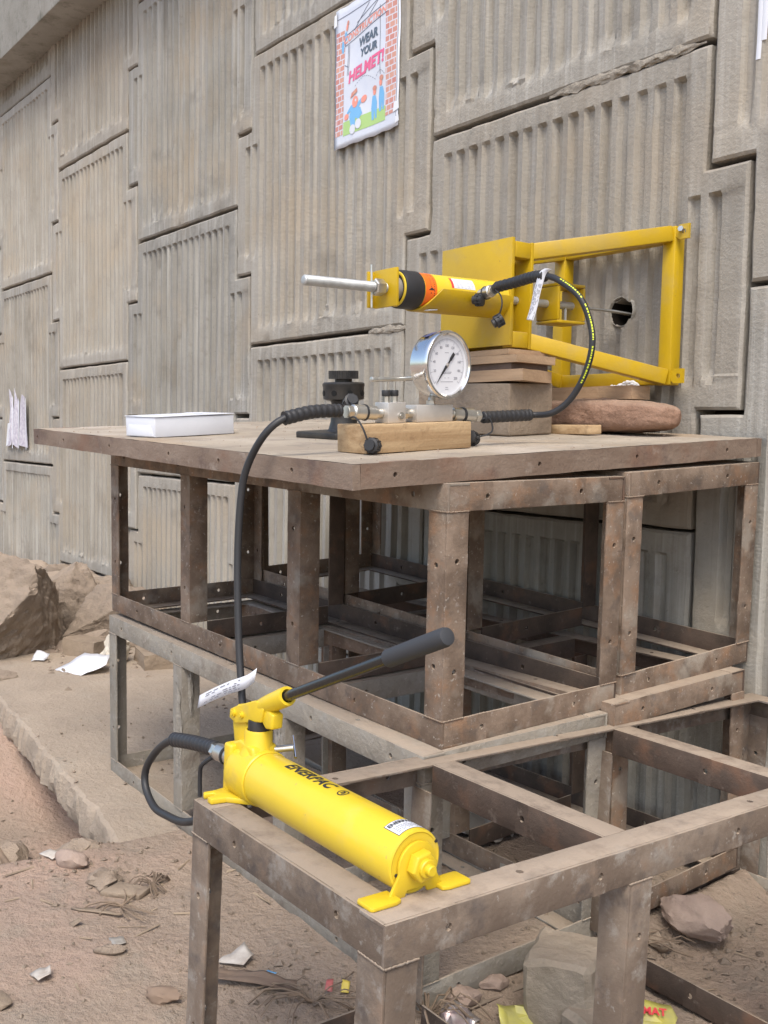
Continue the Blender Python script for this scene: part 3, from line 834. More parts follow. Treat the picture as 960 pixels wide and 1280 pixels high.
b = MB(GM); a = R(229); c, s_ = math.cos(a), math.sin(a)
b.prism([(-0.004*-s_, -0.004*c), (0.004*-s_, 0.004*c), (0.058*c, 0.058*s_)], 0.0008, z0=0.0478)
a2 = R(229-180); c2_, s2_ = math.cos(a2), math.sin(a2)
n2 = (-s2_, c2_)
b.prism([(0.002*n2[0], 0.002*n2[1]), (0.014*c2_+0.0022*n2[0], 0.014*s2_+0.0022*n2[1]), (0.018*c2_+0.0042*n2[0], 0.018*s2_+0.0042*n2[1]), (0.036*c2_+0.0042*n2[0], 0.036*s2_+0.0042*n2[1]), (0.036*c2_-0.0042*n2[0], 0.036*s2_-0.0042*n2[1]), (0.018*c2_-0.0042*n2[0], 0.018*s2_-0.0042*n2[1]), (0.014*c2_-0.0022*n2[0], 0.014*s2_-0.0022*n2[1]), (-0.002*n2[0], -0.002*n2[1])], 0.0008, z0=0.0488)
b.out("needle", M_ink, dial, smooth=0)
MB(GM).lathe([(0.0042, 0.0475), (0.0042, 0.0505), (0.003, 0.051)], seg=20).out("needle_hub", M_satin, dial)
MB(GM @ Rz(R(200))).cyl((0.073, 0, 0.018), (0.082, 0, 0.018), 0.006, seg=16).cyl((0.08, 0, 0.018), (0.086, 0, 0.018), 0.0045, seg=6).out("filler_plug", M_satin, t)
MB(GM @ Rz(R(108))).box(0.0742, 0.0748, -0.018, 0.018, 0.006, 0.020).out("case_label", mat("dark_blue_print", (0.06, 0.07, 0.16), rough=0.4, vary=0), t)
# steel half couplings at either end
def coupler(parent, p0, p1, sleeve=True):
    """quick coupling along p0 -> p1, in the frame of the parent"""
    Mx, L = frame_to(p0, p1); b = MB(Mx)
    prof = [(0.010, 0), (0.0125, 0.002), (0.0125, L*0.16), (0.0165, L*0.17), (0.0165, L*0.44), (0.0150, L*0.45), (0.0150, L*0.50), (0.0178, L*0.51), (0.0178, L*0.80), (0.0165, L*0.82), (0.0135, L*0.84), (0.0135, L)]
    b.lathe(prof, seg=28)
    o = b.out("quick_coupling", M_steel, parent, smooth=30)
    MB(Mx).lathe([(0.0178, L*0.455), (0.0195, L*0.46), (0.0195, L*0.50), (0.0178, L*0.505)], seg=24).out("rubber_ring", M_black, o)
    MB(Mx).lathe([(0.0165, L*0.86), (0.0165, L*0.98)], seg=6).out("hex_collar", M_steel, o, smooth=20)
    return o
coupler(t, (0, yy(0.276), zc+0.002), (0, yy(0.172), zc+0.008))
coupler(t, (0, yy(0.482), zc-0.004), (0, yy(0.592), zc-0.012))
def dust_cap(parent, at, strap, ax=(0.25, -1, 0.1), name="dust_cap"):
    d = Vector(ax).normalized(); p = Vector(at)
    Mx, L = frame_to(p-d*0.016, p+d*0.016); b = MB(Mx)
    b.lathe([(0.0115, 0), (0.0175, 0.002), (0.0175, 0.010), (0.0155, 0.011), (0.0155, 0.014), (0.0175, 0.015), (0.0175, 0.023), (0.0125, 0.025), (0.0125, L)], seg=20)
    for k in range(10):
        a = 2*PI*k/10; b.box(0.0165, 0.0188, -0.0016, 0.0016, 0.002, 0.023, Rz(a))
    o = b.out(name, M_black, parent, smooth=30)
    MB().tube(spline(strap, 8), 0.0022, 6).out("strap", M_black, o)
    return o
dust_cap(t, (0.085, yy(0.185), -0.045), [(0.004, yy(0.178), 0.014), (0.04, yy(0.170), 0.018), (0.072, yy(0.168), -0.005), (0.08, yy(0.178), -0.040)], (0.5, -1, 0.15))
dust_cap(t, (0.004, yy(0.568), -0.047), [(0.004, yy(0.590), 0.0), (0.018, yy(0.612), 0.004), (0.022, yy(0.618), -0.03), (0.006, yy(0.585), -0.044)], (-0.2, 1, -0.4))
dust_cap(t, (-0.055, yy(0.226), 0.052), [(0.0, yy(0.20), 0.028), (-0.02, yy(0.205), 0.045), (-0.04, yy(0.215), 0.05), (-0.05, yy(0.22), 0.052)], (1, -0.3, 0.5))

# support stack for the reaction frame
t = MB().box(-0.42, 0, 0, 0.19, 0.001, 0.158).out("concrete_block", M_block, None, bevel=0.006, seg=3)
t.matrix_world = on_table(-0.505, 0.935, 0, R(1))
tag(t, "rough grey concrete block at the bottom of the stack under the yellow frame", "concrete block")
def plank(label, x0, x1, y0, y1, z0, z1, m_, cut=0.0, cat="board", yawd=0):
    poly = [(x0, y0), (x1, y0), (x1-cut, y1), (x0, y1)]
    cx, cy = (x0+x1)/2, (y0+y1)/2
    b = MB(); b.prism([(x-cx, y-cy) for x, y in poly], z1-z0)
    bm = b.bm
    bmesh.ops.subdivide_edges(bm, edges=bm.edges[:], cuts=3, use_grid_fill=True)
    for v in bm.verts: v.co += Vector((noise.noise(v.co*18+Vector((z0*50, 0, 0))), noise.noise(v.co*18+Vector((9, z0*50, 0))), 0.4*noise.noise(v.co*25)))*0.003
    o = b.out("board", m_, None, bevel=0.0, smooth=35)
    o.matrix_world = W(cx, cy, z0) @ Rz(R(yawd))
    return tag(o, label, cat, "boards packed under the yellow frame")
plank("thick reddish board with a slanted sawn end, lying directly on the concrete block", -2.60, -2.125, 2.085, 2.26, 0.1745, 0.209, M_wood, 0.05, yawd=1)
plank("thin dark board sandwiched low in the packing stack", -2.57, -2.18, 2.10, 2.25, 0.2095, 0.2285, M_woodd, yawd=-1)
plank("pale thin board lying over the dark one in the packing stack", -2.58, -2.155, 2.085, 2.25, 0.229, 0.2525, M_wood, 0.0, yawd=1.5)
plank("topmost thin board, right under the yellow plate", -2.56, -2.185, 2.09, 2.24, 0.253, 0.270, M_wood, 0.0, yawd=-0.5)

# rocks
def rock_mesh(name, size, seed, planes=14, rough=0.06, sub=4, flat=None, keep=0.62):
    rr = random.Random(seed); bm = bmesh.new()
    bmesh.ops.create_icosphere(bm, subdivisions=sub, radius=1.0)
    pl = []
    for _ in range(planes):
        n = Vector((rr.gauss(0, 1), rr.gauss(0, 1), rr.gauss(0, 1))).normalized()
        pl.append((n, rr.uniform(keep, 0.92)))
    so = Vector((seed*3.7, seed*1.3, seed*2.1))
    for v in bm.verts:
        p = v.co.copy()
        for n, d in pl:
            q = p.dot(n)-d
            if q > 0: p -= n*q
        p *= 1+rough*noise.noise(p*1.8+so)+rough*0.8*noise.noise(p*5+so)+rough*0.55*noise.noise(p*12+so)+rough*0.3*noise.noise(p*27+so)
        v.co = Vector((p.x*size[0], p.y*size[1], p.z*size[2]))
    if flat is not None:
        for v in bm.verts:
            if v.co.z < -flat*size[2]: v.co.z = -flat*size[2]
    me = bpy.data.meshes.new(name); bm.to_mesh(me); bm.free(); return me
def rock(name, label, cat, loc, size, seed, m_=None, group=None, a=0, tilt=(0, 0), **kw):
    o = link(name, rock_mesh(name, size, seed, **kw), m_ or M_rock, None, 38)
    o.matrix_world = T(*loc) @ Rz(R(a)) @ Rx(R(tilt[0])) @ Ry(R(tilt[1]))
    return tag(o, label, cat, group)
def rounded_stone(name, size, seed, amp=0.12, n=2.6):
    bm = bmesh.new(); bmesh.ops.create_icosphere(bm, subdivisions=5, radius=1.0); so = Vector((seed, 2*seed, 0))
    for v in bm.verts:
        p = v.co; q = (abs(p.x)**n+abs(p.y)**n+abs(p.z)**n)**(-1/n); p = p*q
        w = Vector((p.x*size[0], p.y*size[1], p.z*size[2]))
        k = min(size)
        v.co = w+w.normalized()*k*amp*(1.6*noise.noise(w*7+so)+1.1*noise.noise(w*18+so)+0.55*noise.noise(w*48+so)+0.3*noise.noise(w*110+so))
    me = bpy.data.meshes.new(name); bm.to_mesh(me); bm.free(); return me
o = link("stone", rounded_stone("stone", (0.275, 0.085, 0.050), 3, 0.15, 3.6), M_red, None, 50)
o.matrix_world = W(-2.15, 2.475, 0.082) @ Rz(R(-1)) @ Ry(R(1))
tag(o, "long flat reddish stone on the tabletop propping the yellow frame", "stone")
plank("short grey board between the flat red stone and the yellow base rail", -2.44, -2.07, 2.51, 2.60, 0.136, 0.178, M_wood, 0.0)
o = MB().prism([(-0.09, -0.02), (0.085, -0.03), (0.10, 0.02), (-0.07, 0.03)], 0.028).out("wood_chip", M_blk2, None, bevel=0.002)
o.matrix_world = W(-2.165, 2.345, 0.022) @ Rz(R(6)) @ Rx(R(3))
tag(o, "small split piece of light wood lying in front of the flat red stone", "wood chip")

# ------------------------------------------------------------------ yellow reaction frame
FW = thing("reaction_frame", "ochre yellow steel pull-test frame of square tube, bolted against the concrete wall", "test frame", W(0, 0, 0))
def sq(p0, p1, s, name, upv=(0, 0, 1), bev=0.004, s2=None):
    p0, p1 = Vector(p0), Vector(p1); d = p1-p0; L = d.length; y = d.normalized()
    x = y.cross(Vector(upv)).normalized(); z = x.cross(y)
    h = s/2; h2 = (s2 or s)/2
    return MB().box(-h2, h2, 0, L, -h, h, basis(p0, x, y, z)).out(name, M_och, FW, bevel=bev)
yb = 2.622; s = 0.048
xl, xr, zb, zt_ = -2.478, -2.018, 0.205, 0.646
sq((xr, yb, zb-s/2), (xr, yb, zt_+s/2), s, "base_upright", (0, 1, 0))
sq((xl, yb, zb-s/2), (xl, yb, zt_+s/2), s, "base_upright", (0, 1, 0))
sq((xl+s/2, yb, zb), (xr-s/2, yb, zb), s-0.004, "base_rail")
sq((xl+s/2, yb, zt_), (xr-s/2, yb, zt_), s-0.004, "base_rail")
hx0, hx1, hz0, hz1 = -2.495, -2.222, 0.300, 0.566
for (hx, hz, bx_, bz) in ((hx1, hz1, xr, zt_), (hx1, hz0, xr, zb), (hx0, hz1, xl, zt_), (hx0, hz0, xl, zb)):
    sq((hx, 2.192, hz), (bx_, yb-0.022, bz), s, "frame_leg")
    sq((hx, 2.117, hz), (hx, 2.180, hz), s, "stub_tube")
MB().box(-2.522, -2.200, 2.104, 2.116, 0.282, 0.600).out("front_plate", M_och, FW, bevel=0.0015)
MB().box(-2.520, -2.196, 2.1805, 2.1915, 0.274, 0.592).out("back_plate", M_och, FW, bevel=0.0015)
MB().box(-2.45, -2.262, 2.117, 2.180, 0.33, 0.54).out("core_box", M_och, FW, bevel=0.002)
for z in (zt_, zb):
    b = MB(); poly = [(-0.022, -0.0225), (0.024, -0.0225), (0.024, 0.0225), (-0.022, 0.0225)]
    Mx = basis((xr+s/2+0.022, yb-0.012, z+0.003), (1, 0, 0), (0, 0, 1), (0, -1, 0))
    ring = [(0.006+0.0075*math.cos(q*PI/6), 0.0075*math.sin(q*PI/6)) for q in range(12)]
    outer = [(0.024, 0), (0.024, 0.0125), (0.024, 0.0225), (0.006, 0.0225), (-0.010, 0.0225), (-0.022, 0.0125), (-0.022, 0), (-0.022, -0.0125), (-0.010, -0.0225), (0.006, -0.0225), (0.024, -0.0225), (0.024, -0.0125)]
    va = [[b.v(Mx @ Vector((*p, zz))) for p in ring] for zz in (0, 0.009)]; vo = [[b.v(Mx @ Vector((*p, zz))) for p in outer] for zz in (0, 0.009)]
    for i in range(12):
        j = (i+1) % 12
        b.face([va[1][i], vo[1][i], vo[1][j], va[1][j]]); b.face([va[0][i], va[0][j], vo[0][j], vo[0][i]])
        b.face([va[0][i], va[1][i], va[1][j], va[0][j]]); b.face([vo[0][i], vo[0][j], vo[1][j], vo[1][i]])
    b.out("lug", M_och, FW, smooth=30)
MB().cyl((xr+0.048, yb-0.034, zt_+0.010), (xr+0.044, yb-0.020, zt_+0.008), 0.009, seg=6).out("bolt", M_steel, FW)
# ram axis: local z runs from the wall hole out towards the camera side
ax0 = Vector((-2.257, 2.66, 0.437)); axd = Vector((0, -1, -0.026)).normalized()
exx = Vector((1, 0, 0)); eyy = axd.cross(exx)
AXM = basis(ax0, exx, eyy, axd)           # local y points up
AXW = T(0, 0, ZC) @ AXM
# cradle trough under the ram
b = MB(AXM); n = 20
ro, ri, z0, z1 = 0.0585, 0.0535, 0.545, 0.868
pts = []
for i in range(n+1):
    a = R(176+188*i/n)
    ze = z1-0.05*max(0, math.sin(PI*(i/n)))**0.7*0-0.05*(1 if i > n*0.5 else 0)*((i/n-0.5)/0.5)**2+0.03*(1-i/n)
    pts.append([b.v((r*math.cos(a), r*math.sin(a), z)) for r in (ri, ro) for z in (z0, ze)])
for p, q in zip(pts, pts[1:]):
    b.face([p[0], q[0], q[1], p[1]]); b.face([p[2], p[3], q[3], q[2]]); b.face([p[1], q[1], q[3], p[3]]); b.face([p[0], p[2], q[2], q[0]])
for p in (pts[0], pts[-1]): b.face([p[0], p[1], p[3], p[2]])
b.out("cradle", M_och, FW, smooth=40)
o = MB().prism([(-0.03, -0.02), (0.02, -0.026), (0.034, 0.004), (0.01, 0.024), (-0.03, 0.02)], 0.003).out("packing_rag", M_paper, None, bevel=0.001)
o.matrix_world = AXW @ T(0.004, -0.0515, 0.835) @ Rx(R(95)) @ Rz(R(20))
tag(o, "scrap of white paper tucked between the cylinder and its yellow cradle", "paper scrap")

# hydraulic hollow ram
ram = thing("hydraulic_cylinder", "bright yellow hollow hydraulic cylinder with black collar, lying in the frame's cradle", "cylinder", AXW)
SH = 0.040
MB().lathe([(0.046, 0.545), (0.0505, 0.550), (0.0505, 0.835+SH), (0.0495, 0.838+SH)], seg=48).out("barrel", M_yel, ram)
MB().lathe([(0.0512, 0.838+SH), (0.0535, 0.842+SH), (0.0535, 0.896+SH), (0.0515, 0.902+SH), (0.049, 0.903+SH)], seg=48).out("collar", M_black, ram)
MB().lathe([(0.0470, 0.880+SH), (0.0490, 0.9035+SH), (0.0475, 0.9065+SH), (0.0425, 0.9065+SH), (0.0415, 0.880+SH)], seg=48, caps=False).out("gland_ring", M_yel, ram)
MB().lathe([(0.0425, 0.86+SH), (0.0425, 0.892+SH), (0.034, 0.893+SH)], seg=40).out("wiper", M_black, ram)
MB().lathe([(0.033, 0.88+SH), (0.033, 0.9695), (0.031, 0.9700)], seg=36).out("plunger", M_satin, ram)
def wrap(parent, name, r, a0, a1, z0, z1, m_, nseg=16):
    b = MB(); v = []
    for i in range(nseg+1):
        a = R(a0+(a1-a0)*i/nseg); v.append([b.v((r*math.cos(a), r*math.sin(a), z)) for z in (z0, z1)])
    for p, q in zip(v, v[1:]): b.face([p[0], q[0], q[1], p[1]])
    return b.out(name, m_, parent, smooth=40)
wrap(ram, "warning_band", 0.0509, -60, 200, 0.795+SH, 0.836+SH, M_orange, 40)
wrap(ram, "data_label", 0.0508, 12, 52, 0.690, 0.770, M_white)
wrap(ram, "label_stripe", 0.0508, 12, 52, 0.771, 0.779, M_redp)
b = MB()
for i in range(9):
    for k in range(5):
        if rnd.random() < 0.8:
            a = R(15+4*i); z = 0.695+0.014*k; w = rnd.uniform(0.006, 0.011)
            v = [b.v((0.0510*math.cos(q), 0.0510*math.sin(q), zz)) for q, zz in ((a, z), (a+0.012, z), (a+0.012, z+w), (a, z+w))]; b.face(v)
b.out("label_print", M_inkg, ram, smooth=0)
b = MB()
for i in range(26):
    a = R(-20+7*i)
    for k, (z, w) in enumerate(((0.803+SH, 0.008), (0.815+SH, 0.007), (0.826+SH, 0.004))):
        if rnd.random() < 0.75 and k < 2:
            v = [b.v((0.0511*math.cos(q), 0.0511*math.sin(q), zz)) for q, zz in ((a, z), (a+0.07, z), (a+0.07, z+w*0.3), (a, z+w*0.3))]; b.face(v)
a = R(-2); v = [b.v((0.0511*math.cos(q), 0.0511*math.sin(q), zz)) for q, zz in ((a, 0.803+SH), (a+0.16, 0.814+SH), (a, 0.826+SH))]; b.face(v)
b.out("band_print", M_ink, ram, smooth=0)
# port and coupling
pm = (0.0505, -0.004, 0.66)
MB().cyl((0.040, -0.004, 0.680), (0.060, -0.004, 0.681), 0.013, seg=6).out("port", M_steel, ram)
coupler(ram, (0.056, -0.004, 0.681), (0.125, 0.004, 0.688))

# pull rod with nut, washer plate, clevis and strip
rod = thing("pull_rod", "zinc threaded pull rod passing through the yellow cylinder, with nut and anchor clevis", "threaded rod", AXW)
b = MB(); z = 0.975; prof = []
while z < 1.243:
    prof += [(0.0128, z), (0.0142, z+0.0017)]; z += 0.0034
prof += [(0.0142, 1.243), (0.0110, 1.247), (0.006, 1.2475)]
b.lathe(prof, seg=24); b.out("threaded_rod", M_zinc, rod, smooth=50)
MB().lathe([(0.0125, 0.195), (0.0125, 0.56)], seg=20).out("rear_rod", M_zinc, rod)
MB().lathe([(0.020, 0.988), (0.0235, 0.991), (0.0235, 1.016), (0.020, 1.019)], seg=6, a0=0.3).out("hex_nut", M_steel, rod, smooth=20)
b = MB(); b.box(-0.055, 0.050, -0.052, 0.052, 0.9705, 0.9785); b.box(-0.0635, -0.0555, -0.050, 0.050, 0.9705, 0.998)
b.out("washer_plate", M_och, rod, bevel=0.0012)
MB().cyl((-0.006, -0.056, 1.022), (-0.006, 0.060, 1.022), 0.0032, seg=10).out("locking_pin", M_steel, rod)
# clevis: short length of square tube seen through its open side
cy0, cy1 = 0.222, 0.348     # along local z
b = MB()
for (x0, x1, y0, y1, z0, z1) in ((-0.045, 0.050, -0.062, -0.052, cy0, cy1), (-0.045, 0.050, 0.052, 0.062, cy0, cy1), (-0.045, 0.050, -0.0515, 0.0515, cy0, cy0+0.010), (-0.045, 0.050, -0.0515, 0.0515, cy1-0.012, cy1)):
    b.box(x0, x1, y0, y1, z0, z1)
b.out("clevis", M_och, rod, bevel=0.0035)
MB().box(-0.012, 0.012, 0.004, 0.014, cy0-0.055, cy0-0.001).out("strip_clamp", M_och, rod, bevel=0.002)
MB().box(-0.012, 0.012, -0.016, -0.006, cy0-0.055, cy0-0.001).out("strip_clamp", M_och, rod, bevel=0.002)
MB().cyl((0, 0.026, cy0-0.03), (0, -0.055, cy0-0.03), 0.0055, seg=10).out("clamp_bolt", M_blackm, rod)
MB().cyl((0.02, -0.05, cy0+0.06), (0.02, -0.012, cy0+0.06), 0.004, seg=8).out("split_pin", M_steel, rod)
b = MB()
pts = spline([(0.0, -0.001, cy0-0.01), (0.0, -0.002, 0.15), (0.006, -0.003, 0.07), (0.02, -0.008, 0.02), (0.02, -0.014, -0.09)], 8)
v = [[b.v((p.x, p.y+dy, p.z)) for dy in (-0.0022, 0.0022)]+[b.v((p.x+0.028, p.y+dy, p.z)) for dy in (-0.0022, 0.0022)] for p in pts]
for p, q in zip(v, v[1:]):
    for i, j in ((0, 1), (1, 3), (3, 2), (2, 0)): b.face([p[i], q[i], q[j], p[j]])
b.out("anchor_strip", M_zinc, rod, smooth=40, M=T(-0.014, 0, 0))

# ------------------------------------------------------------------ hoses
def guard_r(L, r=0.0142, pitch=0.0145, amp=0.0020):
    return lambda t: r+amp*abs(math.sin(PI*t*L/pitch))
def hose(name, label, pts, r, sleeves, group="hydraulic hoses", n=14):
    root = thing(name, label, "hose", T(0, 0, ZC), group)
    MB().tube(spline(pts, n), r, 14).out("hose_line", M_black, root, smooth=60)
    for s_ in sleeves:
        P = spline(s_, 26)
        L = sum((P[i+1]-P[i]).length for i in range(len(P)-1))
        MB().tube(P, guard_r(L), 18).out("bend_guard", M_black, root, smooth=60)
    return root
h1 = [(-1.935, 1.315, 0.058), (-1.935, 1.242, 0.054), (-1.936, 1.168, 0.037), (-1.957, 1.130, 0.0), (-2.003, 1.115, -0.067), (-2.022, 1.108, -0.14), (-2.021, 1.10, -0.286), (-1.993, 1.09, -0.466),
      (-1.958, 1.08, -0.585), (-1.926, 1.068, -0.665), (-1.87, 1.03, -0.735), (-1.80, 0.975, -0.775), (-1.86, 0.925, -0.806), (-1.92, 0.918, -0.828), (-1.985, 0.915, -0.836), (-2.057, 0.915, -0.838), (-2.112, 0.918, -0.808), (-2.116, 0.922, -0.765), (-2.055, 0.925, -0.705), (-1.976, 0.928, -0.664), (-1.89, 0.930, -0.650), (-1.80, 0.934, -0.640)]
H1 = hose("hydraulic_hose", "long black hose hanging from the gauge manifold down to the hand pump", h1, 0.0085,
          [[(-1.935, 1.318, 0.059), (-1.935, 1.242, 0.054), (-1.936, 1.168, 0.037)], [(-1.985, 0.928, -0.667), (-1.89, 0.930, -0.650), (-1.80, 0.934, -0.640)]])
coupler(H1, (-1.70, 0.935, -0.638), (-1.802, 0.933, -0.643))
o = MB().tube(spline([(-1.80, 0.928, -0.655), (-1.823, 0.915, -0.676), (-1.832, 0.915, -0.70), (-1.832, 0.915, -0.745)], 8), 0.0045, 8).out("cap_strap", M_black, H1)
h2 = [(-1.938, 1.765, 0.056), (-1.934, 1.85, 0.062), (-1.923, 1.93, 0.067), (-1.87, 1.95, 0.073), (-1.827, 1.97, 0.107), (-1.789, 1.98, 0.169), (-1.766, 1.98, 0.239), (-1.774, 1.98, 0.301), (-1.803, 1.97, 0.369), (-1.866, 1.965, 0.416), (-1.915, 1.965, 0.436), (-1.975, 1.968, 0.441), (-2.05, 1.975, 0.436), (-2.128, 1.978, 0.431)]
H2 = hose("hydraulic_hose", "short black hose with yellow lettering looping from the gauge up to the cylinder port", h2, 0.0085,
          [[(-1.938, 1.765, 0.056), (-1.934, 1.85, 0.062), (-1.925, 1.925, 0.067)], [(-1.925, 1.965, 0.438), (-1.975, 1.968, 0.441), (-2.05, 1.975, 0.436), (-2.128, 1.978, 0.431)]])
# yellow print along the loop
P = spline(h2, 40); b = MB(); camv = Vector((0.55, -0.80, 0.25)).normalized()
i0, i1 = 40*5-10, 40*9
i = i0; pr = random.Random(4)
while i < i1:
    L_ = pr.choice((2, 3, 4)); gap = pr.choice((1, 1, 2)) if (i-i0) % 60 < 50 else 9
    seg_ = P[i:i+L_+1]
    if len(seg_) > 1:
        p, q = seg_[0], seg_[-1]; tt = (q-p).normalized(); nn = (camv-tt*camv.dot(tt)).normalized(); sd_ = tt.cross(nn)
        n1 = (nn*math.cos(0.35)+sd_*math.sin(0.35)); s1 = tt.cross(n1)
        w = 0.0019
        b.face([b.v(p+n1*0.00875-s1*w), b.v(p+n1*0.00875+s1*w), b.v(q+n1*0.00875+s1*w), b.v(q+n1*0.00875-s1*w)])
    i += L_+gap
b.out("hose_print", M_hosey, H2, smooth=0)
dust_cap(H2, (-2.178, 1.955, 0.398), [(-2.15, 1.972, 0.425), (-2.165, 1.962, 0.42), (-2.175, 1.957, 0.41)], (-0.9, -0.4, 0.0))
dust_cap(H2, (-2.088, 1.95, 0.330), [(-2.118, 1.966, 0.421), (-2.086, 1.957, 0.40), (-2.076, 1.952, 0.372), (-2.088, 1.952, 0.343)], (-0.5, -0.7, -0.55))
def paper_tag(parent, pts, w, name="tag", bars=None):
    """strip of paper following pts, width along w"""
    b = MB(); w = Vector(w); P = spline(pts, 6)
    v = [(b.v(p), b.v(p+w)) for p in P]
    for p, q in zip(v, v[1:]): b.face([p[0], p[1], q[1], q[0]])
    o = b.out(name, M_paper, parent, smooth=60)
    md = o.modifiers.new("thickness", 'SOLIDIFY'); md.thickness = 0.0006; md.offset = 0
    if bars:
        b = MB(); nrm = (P[1]-P[0]).cross(w).normalized()
        if nrm.dot(camv) < 0: nrm = -nrm
        k0, k1 = bars; n = len(P); pr = random.Random(3)
        for row in range(5):
            f = 0.14+row*0.16
            x = k0
            while x < k1:
                l = pr.uniform(0.02, 0.07); i_ = x*(n-1); a_ = P[int(i_)].lerp(P[min(int(i_)+1, n-1)], i_ % 1)
                j_ = min(x+l, k1)*(n-1); c_ = P[int(j_)].lerp(P[min(int(j_)+1, n-1)], j_ % 1)
                if pr.random() < 0.8: b.face([b.v(a_+w*f+nrm*0.0009), b.v(a_+w*(f+0.07)+nrm*0.0009), b.v(c_+w*(f+0.07)+nrm*0.0009), b.v(c_+w*f+nrm*0.0009)])
                x += l+0.025
        b.out("tag_print", M_inkg, o, smooth=0)
    return o
paper_tag(H1, [(-2.135, 1.058, -0.652), (-2.06, 1.060, -0.617), (-1.99, 1.062, -0.587), (-1.945, 1.064, -0.570), (-1.915, 1.066, -0.557), (-1.893, 1.074, -0.540)], (0.012, 0, 0.034), bars=(0.10, 0.62))
paper_tag(H2, [(-1.975, 1.950, 0.325), (-1.963, 1.951, 0.36), (-1.952, 1.951, 0.40), (-1.935, 1.952, 0.445), (-1.915, 1.952, 0.455)], (0.022, 0.004, -0.004), bars=(0.05, 0.6))

# ------------------------------------------------------------------ hand pump
PM = MC @ T(-0.304, 0.103, 0)
pump = thing("hand_pump", "bright yellow hydraulic hand pump with black lever, bolted feet resting on the front cage", "hand pump", PM)
az = 0.0475
XT = basis((0, 0, az), (0, 1, 0), (0, 0, 1), (1, 0, 0))      # local z runs along the tank
b = MB(XT); b.lathe([(0.0495, -0.200), (0.0500, -0.198), (0.0500, 0.232), (0.0488, 0.2365), (0.046, 0.238), (0.044, 0.2365)], seg=72)
tank = b.out("tank", M_yel, pump)
b = MB(XT)
b.lathe([(0.0420, -0.285), (0.0500, -0.278), (0.0530, -0.268), (0.0535, -0.212), (0.0527, -0.2035), (0.0505, -0.201)], seg=64)
b.out("head_collar", M_yelc, pump)
# head: mounting plate, feet, tower
b = MB()
b.box(-0.300, -0.272, -0.040, 0.040, 0.004, 0.100)
b.prism([(-0.302, 0.095), (-0.262, 0.112), (-0.214, 0.108), (-0.205, 0.085), (-0.225, 0.05), (-0.272, 0.05), (-0.302, 0.06)], 0.056, Rx(R(90)), z0=-0.028)
b.out("pump_head", M_yelc, pump, bevel=0.006, seg=3)
for sy in (-1, 1):
    b = MB()
    poly = [(-0.300, 0.024*sy), (-0.292, 0.060*sy), (-0.292, 0.084*sy), (-0.281, 0.088*sy), (-0.279, 0.070*sy), (-0.268, 0.070*sy), (-0.264, 0.090*sy), (-0.248, 0.090*sy), (-0.244, 0.060*sy), (-0.215, 0.034*sy), (-0.205, 0.024*sy)]
    b.prism(poly, 0.011, z0=0.0006)
    b.out("foot", M_yelc, pump, bevel=0.0025)
TW = T(-0.238, 0.0, 0)
b = MB(TW); b.lathe([(0.040, 0.076), (0.034, 0.092), (0.0275, 0.104), (0.0265, 0.130), (0.0245, 0.1345), (0.0225, 0.1345), (0.021, 0.128)], seg=36); b.out("piston_housing", M_yelc, pump)
b = MB(TW); b.lathe([(0.0190, 0.126), (0.0205, 0.128), (0.0205, 0.150), (0.0195, 0.1525), (0.012, 0.153)], seg=32); b.out("piston_guide", M_blackm, pump)
MB(TW).lathe([(0.0095, 0.150), (0.0095, 0.168)], seg=20).out("piston_rod", M_steel, pump)
b = MB(); b.prism([(-0.312, 0.088), (-0.288, 0.084), (-0.270, 0.108), (-0.262, 0.136), (-0.276, 0.140), (-0.286, 0.168), (-0.306, 0.168), (-0.318, 0.150), (-0.322, 0.128)], 0.020, Rx(R(90)), z0=-0.010)
b.out("fulcrum_arm", M_yelc, pump, bevel=0.004, seg=3)
hd = Vector((0.907, 0.0, 0.421)).normalized()
L0 = Vector((-0.318, 0, 0.150))
for sy in (-1, 1):
    b = MB(); b.prism([(-0.324, 0.138), (-0.300, 0.132), (-0.262, 0.142), (-0.236, 0.150), (-0.206, 0.156), (-0.196, 0.184), (-0.214, 0.194), (-0.232, 0.192), (-0.300, 0.166), (-0.322, 0.156)], 0.008, T(0, 0.0125*sy+0.004, 0) @ Rx(R(90)))
    b.out("lever_link", M_yelc, pump, bevel=0.0025, seg=3)
for (x, z, r) in ((-0.305, 0.152, 0.0075), (-0.274, 0.155, 0.0065)):
    for sy in (-1, 1): MB().cyl((x, 0.0165*sy, z), (x, 0.0205*sy, z), r, seg=18).cyl((x, 0.0205*sy, z), (x, 0.0225*sy, z), r*0.62, seg=14).out("pivot_pin", M_yelc, pump)
b = MB(); s0 = Vector((-0.236, 0, 0.175)); s1 = s0+hd*0.105
Mx, L = frame_to(s0, s1); b.M = Mx
b.lathe([(0.010, -0.012), (0.0155, 0.004), (0.0175, 0.030), (0.0185, L-0.004), (0.0175, L), (0.0125, L), (0.0115, L-0.01)], seg=32); b.out("lever_socket", M_yelc, pump)
b = MB(); b.prism([(-0.214, 0.160), (-0.196, 0.146), (-0.172, 0.150), (-0.170, 0.178), (-0.206, 0.186)], 0.024, Rx(R(90)), z0=-0.012); b.out("lever_lug", M_yelc, pump, bevel=0.004, seg=3)
ln = Vector((0.285, 0, 0.405))
e0 = s1-hd*0.012
e1 = Vector((0.146, 0, 0.349)); e2 = Vector((0.288, 0, 0.403))
hd2 = (e2-e0).normalized(); e1 = e0+hd2*((e1-e0).length)
MB().cyl(e0, e1+hd2*0.02, 0.0098, seg=20).out("lever_tube", mat("black_gloss_paint", (0.016, 0.016, 0.017), rough=0.25, vary=0), pump)
Mx, L = frame_to(e1, e2)
